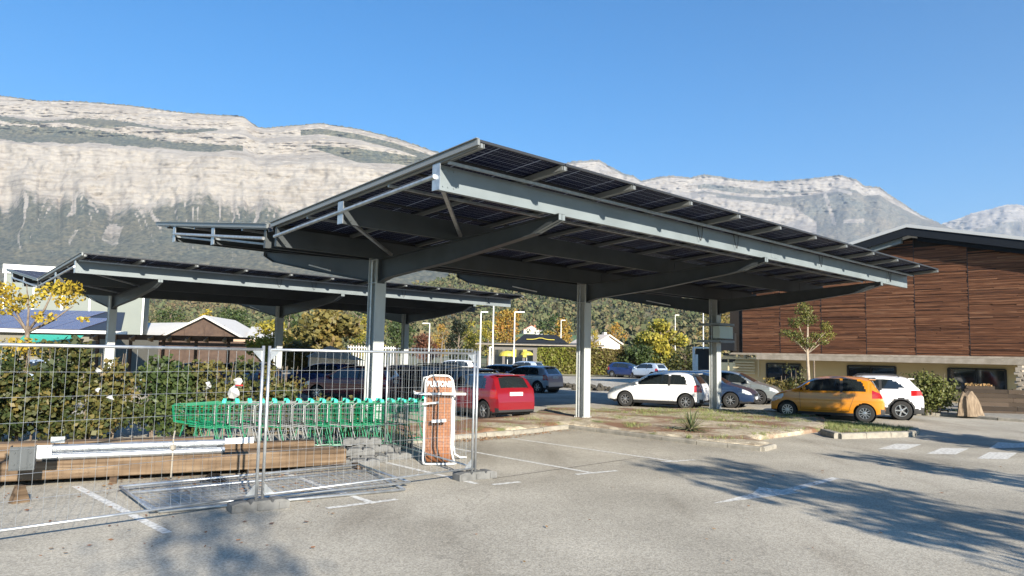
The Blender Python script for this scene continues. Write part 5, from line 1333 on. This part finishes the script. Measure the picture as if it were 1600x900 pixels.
# feet
M['foot'] = mat('recycled_grey_foot', (.095, .095, .092), .85, c2=(.15, .15, .145), scale=7, bump=.5)
def foot(c, rz, label, z=0, tilt=0):
    rt = MB(); L, W_, H_ = .74, .23, .13
    rt.prism([(-L/2, 0), (L/2, 0), (L/2, H_*.78), (L/2-.10, H_), (L/2-.20, H_), (L/2-.22, H_*.74), (.13, H_*.74), (.11, H_), (-.11, H_), (-.13, H_*.74), (-L/2+.22, H_*.74), (-L/2+.20, H_), (-L/2+.1, H_), (-L/2, H_*.78)], -W_/2, W_/2, 'y')
    for x in (-.28, 0, .28): rt.box((x, -W_/2-.006, H_*.4), (.10, .012, H_*.6))
    o = rt.build('fence_foot', M['foot']); o.location = (c[0], c[1], z); o.rotation_euler = (tilt, 0, rz); tag(o, label, 'fence foot', 'grey feet of the mesh fence'); return o
m_ = (pA+pB)/2; foot((m_.x, m_.y), .62, 'grey block foot under the double posts at left of centre')
foot((pD.x, pD.y), .62, 'grey block foot under the corner posts by the upright bench')
foot((pE.x+.05, pE.y), -.9, 'grey block foot under the rear end of the receding fence panel')
for i, (px, y, z, rz) in enumerate([(560, 728, 0, .3), (575, 722, .0, .1), (552, 722, .13, .35), (580, 716, .13, .15), (563, 716, .26, .3), (610, 719, 0, .4)]):
    p = G(px, y); foot((p.x, p.y+.02*i), rz, ['grey spare foot, front one at the base of the pile beside the timber end', 'grey spare foot at the back of the pile base', 'grey spare foot in the second layer of the pile, left', 'grey spare foot in the second layer of the pile, right', 'grey spare foot on top of the pile', 'grey spare foot lying right of the pile'][i], z)
# timber beams: long axis from A (left) to B (right)
tim = rmat('sawn_timber', [(.05, .034, .022), (.10, .068, .043), (.145, .10, .063), (.20, .145, .095), (.075, .05, .033)], rough=.85, noise=2.4, nscale=2.2, spec=.15)
for nd in tim.node_tree.nodes:
    if nd.type == 'TEX_NOISE':
        mp = tim.node_tree.nodes.new('ShaderNodeMapping'); mp.inputs['Scale'].default_value = (.35, 6, 6)
        tc = [k for k in tim.node_tree.nodes if k.type == 'TEX_COORD'][0]; tim.node_tree.links.new(tc.outputs['Object'], mp.inputs[0]); tim.node_tree.links.new(mp.outputs[0], nd.inputs[0])
def beam(a, b, w_, h_, z, label, rnd=None, m=None):
    a, b = Vector(a), Vector(b); d = b-a; L = d.length; mb = MB(); c = .012
    y0, y1 = -w_/2, w_/2
    mb.prism([(y0+c, 0), (y1-c, 0), (y1, c), (y1, h_-c), (y1-c, h_), (y0+c, h_), (y0, h_-c), (y0, c)], 0, L, 'x', rnd=rnd)
    o = mb.build('timber_beam', m or tim); o.location = (a.x, a.y, z); o.rotation_euler = (0, 0, math.atan2(d.y, d.x)); tag(o, label, 'timber beam', 'stacked timber beams'); return o
def off_dir(p, k): # shift away from camera
    return Vector((p[0]-.28*k, p[1]+.96*k, 0))
a0, b0 = G(-160, 772), G(540, 734)
ex = (b0-a0).normalized(); en = Vector((-ex.y, ex.x, 0))
a0 = a0+en*.14; b0 = b0+en*.14
beam(a0, b0, .28, .27, .09, 'thick timber beam lowest and nearest in the stack behind the mesh fence', .45)
beam(a0+en*.32, b0+en*.32-ex*.15, .28, .27, .09, 'thick timber beam lying second row back in the stack', .7)
beam(a0+en*.64, b0+en*.64-ex*.5, .28, .26, .09, 'thick timber beam at the back of the stack’s bottom layer', .2)
u = (G(352, 712)-G(540, 734)).dot(ex)
beam(a0+en*.42+Vector((0, 0, 0)), b0+en*.42-ex*2.15, .22, .22, .362, 'upper timber beam with rough split top, behind the galvanised posts', .5)
beam(b0+en*.46-ex*2.1, b0+en*.46-ex*.45, .24, .10, .362, 'short flat timber plank on top of the stack at its right end', .3)
beam(a0+en*.70, b0+en*.7-ex*2.4, .22, .2, .362, 'upper rear timber beam, hardly visible behind its neighbour', .6)
for i, t_ in enumerate((.6, 2.6, 4.6, 6.4)):
    p = a0+ex*t_+en*.3; mb = MB(); mb.box((0, 0, .045), (.1, 1.2, .088)); o = mb.build('bearer', tim); o.location = (p.x, p.y, 0); o.rotation_euler = (0, 0, math.atan2(ex.y, ex.x)); tag(o, ['timber bearer under the beam stack near its left end', 'timber bearer under the beam stack left of its middle', 'timber bearer under the beam stack right of its middle', 'timber bearer under the right end of the beam stack'][i], 'bearer', 'bearers under the beams')
# galvanised tubes on top of the front beam
def gp(px, y, z): return G(px, y, z)
for i, (k, z, xa, xb) in enumerate(((.0, .36, 62, 352), (.14, .36, 74, 340), (.07, .475, 78, 352))):
    pa = a0+en*(k-.07); t0 = (G(xa, 712, .4)-a0).dot(ex); t1 = (G(xb, 706, .4)-a0).dot(ex)
    A_ = pa+ex*t0; B_ = pa+ex*t1; mb = MB(); rr = .055
    mb.lathe([(rr, 0), (rr, (B_-A_).length), (rr-.004, (B_-A_).length), (rr-.004, 0)], (0, 0, 0), 'z', 20, cap=False)
    o = mb.build('galvanised_post', M['galv'], smooth=40); o.location = (A_.x, A_.y, z+rr); o.rotation_euler = (R(90), 0, math.atan2(ex.y, ex.x)+R(90))
    tag(o, ['galvanised round post at the front of the bundle on the timber', 'galvanised round post at the back of the bundle', 'galvanised round post on top of the bundle'][i], 'metal post', 'galvanised posts on the timber')
# strap
s0 = a0+ex*((G(269, 706, .4)-a0).dot(ex)); mb = MB()
mb.tube([(s0.x-.1*en.x*1.4, s0.y-.14, .03), (s0.x-en.x*.16, s0.y-en.y*.16, .38), (s0.x-en.x*.1, s0.y-en.y*.1, .62), (s0.x+.02, s0.y, .74)], .012, 6)
mb.box((s0.x-en.x*.16, s0.y-en.y*.16, .50), (.06, .05, .07)); tag(mb.build('ratchet_strap', mat('strap_web', (.30, .27, .22), .9)), 'grey ratchet strap hanging over the galvanised posts', 'strap')
# steel bracket pieces
def place_box(nm, px, y, z, d, m, label, cat, rz=None):
    p = G(px, y, z); mb = MB()
    w_, dd, h_ = d
    mb.box((0, 0, h_/2), (w_, .01, h_)); mb.box((-w_/2+.005, dd/2, h_/2), (.01, dd, h_)); mb.box((w_/2-.005, dd/2, h_/2), (.01, dd, h_)); 
    for sx in (-.3, .3):
        for sz in (.25, .75): mb.tube([(sx*w_, -.02, h_*sz), (sx*w_, .0, h_*sz)], .012, 8)
    o = mb.build(nm, m); o.location = (p.x, p.y, z); o.rotation_euler = (0, 0, math.atan2(ex.y, ex.x) if rz is None else rz); tag(o, label, cat); return o
place_box('steel_shoe', 33, 735, .36, (.30, .2, .32), M['shade'], 'dark grey steel beam shoe on the timber stack at far left', 'steel bracket')
place_box('steel_plate', 67, 716, .50, (.20, .1, .18), M['galv'], 'bright galvanised plate with bolt holes standing before the post bundle', 'steel bracket')
place_box('steel_plate', 90, 692, .62, (.18, .1, .09), M['galv'], 'small galvanised plate lying on the upper beam', 'steel bracket')
place_box('steel_channel', 374, 693, .60, (.42, .12, .09), M['white'], 'short white channel profile on the right part of the stack', 'steel bracket')
place_box('steel_shoe', 15, 752, .02, (.28, .2, .34), M['shade'], 'dark steel piece leaning against the front beam at far left', 'steel bracket')
def blockwood(px, y, label, s=(.28, .12, .10), rz=.7):
    p = G(px, y); mb = MB(); mb.prism([(-s[0]/2, 0), (s[0]/2, 0), (s[0]*.15, s[2]), (-s[0]*.2, s[2])], -s[1]/2, s[1]/2, 'y'); o = mb.build('timber_offcut', tim); o.location = (p.x, p.y, .002); o.rotation_euler = (0, 0, rz); tag(o, label, 'offcut', 'timber offcuts')
blockwood(333, 752, 'triangular timber offcut in front of the beam, beside the lying fence panel', (.38, .16, .11), .1)
blockwood(30, 785, 'timber offcut by the fallen leaves at the far left', (.22, .12, .22), 1.0)
# shopping carts, nested in a row ---------------------------------------------
M['cartgreen'] = mat('green_wire', (.008, .18, .085), .4, coat=.3); M['cartgrey'] = mat('grey_wire', (.22, .23, .23), .4, .5)
M['teal'] = mat('teal_plastic', (.0, .42, .30), .45)
def cart(m, name='shopping_cart'):
    rt = thing(name, (0, 0, 0), 0); w0, w1 = .28, .20
    # basket: x forward
    def pt(u, side, v):        # u 0..1 front, v 0..1 height
        x = .10+.82*u; w_ = w0+(w1-w0)*u; zb_ = .50+.14*u; zt = 1.0-.05*u
        return Vector((x-.04*(1-v)*(u > .99), side*w_*(.86+.14*v), zb_+(zt-zb_)*v))
    mb = MB(); r = .0042
    for sd in (1, -1):
        for i in range(11): mb.tube([pt(i/10, sd, 0), pt(i/10, sd, 1)], r, 4, cap=False)
        for v in (.0, .28, .52, .76): mb.tube([pt(0, sd, v), pt(1, sd, v)], r, 4, cap=False)
    for i in range(7):
        f = -1+2*i/6; a = pt(1, 1, 0); b = pt(1, 1, 1); mb.tube([(a.x, a.y*f, a.z), (b.x, b.y*f, b.z)], r, 4, cap=False)
        a0_ = pt(0, 1, 0); a1_ = pt(1, 1, 0); mb.tube([(a0_.x, a0_.y*f, a0_.z), (a1_.x, a1_.y*f, a1_.z)], r, 4, cap=False)
    for u_ in (0, .2, .4, .6, .8, 1): a = pt(u_, 1, 0); mb.tube([a, (a.x, -a.y, a.z)], r, 4, cap=False)
    for v in (.3, .6): a = pt(1, 1, v); mb.tube([a, (a.x, -a.y, a.z)], r, 4, cap=False)
    mb.build('basket', m, rt)
    mb = MB()
    rim = [pt(0, 1, 1), pt(1, 1, 1), pt(1, -1, 1), pt(0, -1, 1)]
    mb.tube(rim, .008, 6)
    for sd in (1, -1):
        mb.tube([(-.02, sd*.27, 1.03), (.12, sd*.27, .93), (.10, sd*.26, .48), (.0, sd*.27, .14), (.12, sd*.27, .12), (.84, sd*.19, .14)], .011, 6)
        mb.tube([(.10, sd*.26, .50), (.60, sd*.22, .56)], .009, 6); mb.tube([(.40, sd*.23, .53), (.30, sd*.25, .13)], .008, 6)
        mb.tube([(.46, sd*.225, .55), (.47, sd*.225, .13)], .009, 6); mb.tube([(.70, sd*.205, .58), (.80, sd*.19, .15)], .008, 6)
    mb.tube([(.12, .27, .12), (.12, -.27, .12)], .009, 6); mb.tube([(.84, .19, .14), (.84, -.19, .14)], .009, 6)
    mb.build('chassis', m, rt)
    mb = MB(); mb.tube([(-.03, -.27, 1.03), (-.03, .27, 1.03)], .017, 8); mb.build('handle', M['teal'], rt)
    for sd in (1, -1): mb = MB(); mb.box((-.02, sd*.26, 1.03), (.07, .05, .06)); mb.build('handle_cap', M['teal'], rt)
    mb = MB(); mb.box((-.03, 0, 1.04), (.05, .16, .05)); mb.build('coin_lock', M['teal'], rt)
    mb = MB(); mb.bar((.12, -.25, .78), (.14, .25, .78), .01, .36); mb.build('child_seat_flap', mat('pale_plastic_flap', (.42, .44, .42), .5), rt)
    for (x, y) in ((.05, .26), (.05, -.26), (.82, .18), (.82, -.18)):
        mb = MB(); mb.lathe([(.055, -.013), (.062, 0), (.055, .013)], (x, y, .063), 'y', 12); mb.build('wheel', M['black'], rt)
    return rt
cg = cart(M['cartgreen']); cy = cart(M['cartgrey'])
ca, cb = Vector((-5.75, 14.75, 0)), Vector((-2.15, 16.1, 0)); cd = (ca-cb).normalized(); NC = 17
seq = 'gggyygyyyggyggggg'
labs = {0: 'green shopping cart at the left end of the row, basket sticking out'}
cseq = 0
for i in range(NC):
    src = cg if seq[i] == 'g' else cy
    first = (seq[:i].find(seq[i]) < 0); c = src if first else copy_tree(src)
    p = ca.lerp(cb, i/(NC-1)); c.location = (p.x, p.y, random.uniform(0, .002)); c.rotation_euler = (0, 0, math.atan2(cd.y, cd.x)+random.gauss(0, .012))
    g = seq[i] == 'g'
    c['group'] = 'green shopping carts nested in the row' if g else 'grey shopping carts nested in the row'; c['category'] = 'shopping cart'
    o_ = ['first', 'second', 'third', 'fourth', 'fifth', 'sixth', 'seventh', 'eighth', 'ninth', 'tenth', 'eleventh', 'twelfth'][seq[:i].count(seq[i])]
    c['label'] = labs.get(i, ('green shopping cart, %s green one from the left end of the nested row' if g else 'grey wire shopping cart, %s grey one from the left in the green row') % o_)
c = copy_tree(cg); c.location = (-1.85, 16.9, 0); c.rotation_euler = (0, 0, math.atan2(cd.y, cd.x)+.35); c['label'] = 'green shopping cart standing slightly apart, right behind the upright bench'; c['category'] = 'shopping cart'; c['group'] = 'green shopping carts nested in the row'
# upright bench / advertising seat with wicker panel and white tube frame -------
bp_ = G(682, 723); br = thing('wicker_lounge_seat', (bp_.x, bp_.y+.1, 0), .22, 'tall brown wicker panel in a white tube frame with white lettering at its top', 'seat')
wk = bpy.data.materials.new('wicker'); wk.use_nodes = True; t = wk.node_tree; b_ = t.nodes['Principled BSDF']; tc = t.nodes.new('ShaderNodeTexCoord'); bk = t.nodes.new('ShaderNodeTexBrick')
mp = t.nodes.new('ShaderNodeMapping'); mp.inputs['Rotation'].default_value = (R(90), 0, 0); t.links.new(tc.outputs['Object'], mp.inputs[0]); t.links.new(mp.outputs[0], bk.inputs[0])
bk.inputs['Scale'].default_value = 1; bk.inputs['Brick Width'].default_value = .095; bk.inputs['Row Height'].default_value = .055; bk.inputs['Mortar Size'].default_value = .006
bk.inputs['Color1'].default_value = (.20, .075, .028, 1); bk.inputs['Color2'].default_value = (.25, .10, .036, 1); bk.inputs['Mortar'].default_value = (.165, .062, .024, 1)
t.links.new(bk.outputs[0], b_.inputs['Base Color']); b_.inputs['Roughness'].default_value = .6
bm_ = t.nodes.new('ShaderNodeBump'); bm_.inputs['Strength'].default_value = .5; bm_.inputs['Distance'].default_value = .01; t.links.new(bk.outputs['Fac'], bm_.inputs['Height']); t.links.new(bm_.outputs[0], b_.inputs['Normal'])
# local: x sideways, -y towards viewer
hw = .265
def tubeW(pts, r=.019, nm='frame_tube'): mb = MB(); mb.tube(pts, r, 10); return mb.build(nm, M['white'], br, smooth=True)
def arc(c, r, a0_, a1_, n=7, plane='xz', y=0):
    out = []
    for i in range(n+1):
        a = a0_+(a1_-a0_)*i/n
        out.append((c[0]+r*math.cos(a), y, c[1]+r*math.sin(a)))
    return out
top = [(-hw, .0, .9)]+arc((-hw+.14, 1.5), .14, math.pi, math.pi/2)+arc((hw-.14, 1.5), .14, math.pi/2, 0)+[(hw, 0, .9)]
foot_l = lambda s: [(s*hw, 0, .9), (s*hw, 0, .30), (s*hw*1.02, -.03, .20), (s*hw*1.08, -.10, .10), (s*hw*1.1, -.22, .045), (s*hw*1.1, -.42, .03)]
tubeW([*foot_l(-1)[::-1]]+top[1:-1]+foot_l(1))
tubeW([(-hw*1.1, -.42, .03), (-hw*.8, -.46, .03), (hw*.8, -.46, .03), (hw*1.1, -.42, .03)], nm='front_bar')
# rear frame
tubeW([(hw+.02, .10, 1.50), (hw+.06, .16, 1.3), (hw+.06, .16, .30), (hw+.1, .20, .12), (hw+.22, .30, .04), (hw+.36, .36, .03)], nm='rear_tube')
tubeW([(-hw+.1, .0, 1.62), (-hw-.02, .12, 1.60), (-hw-.05, .16, 1.3)], nm='rear_tube')
mb = MB(); N = 16; vs = []
prof = [(1.60, 0), (1.3, .0), (.9, .01), (.5, .02), (.28, .0), (.16, -.08), (.09, -.2), (.06, -.4)]
for z, y in prof:
    for i in range(2): vs += [((-1, 1)[i]*(hw-.02), y, z)]
fs = [(2*i, 2*i+1, 2*i+3, 2*i+2) for i in range(len(prof)-1)]
n_ = len(vs); vs += [(v[0], v[1]+.025, v[2]+.01) for v in vs]; fs += [(a+n_, b+n_, c+n_, d_+n_) for a, b, c, d_ in fs]
mb.add(vs, fs); mb.build('wicker_panel', wk, br)
for z, y in ((1.30, -.12), (1.32, .22)):
    mb = MB(); mb.bar((-.46, y, z), (.50, y-.02, z), .055, .04); mb.build('armrest', M['white'] if y < 0 else M['darkbrown'], br)
mb = MB(); mb.bar((-.46, -.12, 1.3), (-.46, .22, 1.32), .04, .03); mb.build('armrest_link', M['white'], br)
mb = MB(); mb.bar((-.32, -.1, 1.10), (-.02, -.12, 1.14), .12, .03); mb.build('small_shelf', M['white'], br)
mb = MB(); mb.bar((-.14, -.12, .78), (.13, -.14, .80), .12, .05); mb.build('clip', M['white'], br)
text_mesh('lettering', 'BURTONE', .15, M['white'], br, Matrix.Translation((0, -.03, 1.475)) @ Matrix.Rotation(R(90), 4, 'X'), .005, .008, .68)
# plastic scraps caught in the shrubs
M['scrap'] = mat('dull_white_film', (.42, .42, .41), .6)
def scrap(px, y, Y, s_, label):
    s_ *= .78
    p = AT(px, y, Y); n = 9; mb = MB(); vs = [(math.cos(6.28*i/n)*s_*random.uniform(.4, 1.1), random.uniform(-.08, .08), math.sin(6.28*i/n)*s_*random.uniform(.5, 1.2)) for i in range(n)]+[(0, -.06, 0)]
    vs += [(v[0]*.9, v[1]+.02, v[2]*.9) for v in vs]
    mb.add(vs, [(i, (i+1) % n, n) for i in range(n)]+[(n+1+i, n+1+(i+1) % n, 2*n+1) for i in range(n)]); o = mb.build('plastic_scrap', M['scrap']); o.location = p; tag(o, label, 'plastic scrap', 'white plastic scraps caught in the shrubs')
scrap(363, 612, 16.6, .24, 'largest white plastic scrap, hanging above the leftmost cart'); scrap(372, 596, 16.55, .14, 'white scrap touching the top of the largest one'); scrap(326, 603, 16.2, .13, 'white scrap left of the largest one'); scrap(153, 580, 15.4, .09, 'small white scrap high in the yellowing shrub'); scrap(152, 610, 15.4, .08, 'small white scrap lower in the yellowing shrub')
scrap(172, 622, 15.4, .10, 'pale scrap right of the low one in the yellowing shrub')
mb = MB(); p = AT(374, 602, 16.45); mb.box((0, 0, 0), (.16, .02, .03)); o = mb.build('red_ribbon', mat('red_plastic', (.45, .02, .02), .5)); o.location = p; tag(o, 'red strip on the white plastic scrap', 'ribbon')
# ------------------------------------------------------------------ off-frame trees and an added shadow caster whose shadows reach the picture
def shadow_tree(px, py, z, H_, rad, n, size, label, tk=1.0):
    x, y = off(px, py, z); rt = thing('pine_tree', (x, y, 0), 0, label, 'tree')
    mb = MB(); mb.tube([(0, 0, 0), (.1, 0, H_*.5), (0, 0, H_*.95)], [.2*tk, .15*tk, .05*tk], 8); V = []
    sd = Vector((math.cos(R(SUN_HEAD)), -math.sin(R(SUN_HEAD)), 0))
    L = []
    for i in range(26):
        z_ = H_*(.42+.56*i/26); ln = rad*(1.05-.75*i/26)*random.uniform(.6, 1.1); a = i*2.4
        e = Vector((math.cos(a)*ln, math.sin(a)*ln, z_-.10*ln)); mb.tube([(0, 0, z_), (e.x*.6, e.y*.6, z_+.02), e], [.05*tk, .03*tk, .01], 5)
        for k in range(3): f = .45+.28*k; L += [(e.x*f+random.uniform(-.3, .3), e.y*f+random.uniform(-.3, .3), z_-.04, (q_, q_, q_*2.6)) for q_ in (.14, .17, .2)]
    mb.build('trunk', M['bark'], rt); clump_crown('crown', L, n, size, LM['dark'], rt)
    return rt
shadow_tree(1500, 818, 4.4, 6.6, 2.9, 3600, .17, 'pine just outside the right edge casting the streaked shadow')
shadow_tree(1640, 760, 3.4, 5.0, 1.3, 1500, .17, 'second pine outside the right edge')
shadow_tree(330, 862, 8.0, 10, 1.5, 360, .15, 'thin tree behind the viewer casting the faint soft shadow', .35)
shrub('shadow_caster', (14.9, 15.0, 0), (3.0, 2.6, 7.6), 7000, .24, LM['green'], 'unseen leafy column, added to cast a shadow band, beyond the right edge of the picture', 'tree', rz=.4, lob=60, jitter=.2)  # out of view, added and sized only to cast the right-hand shadow band
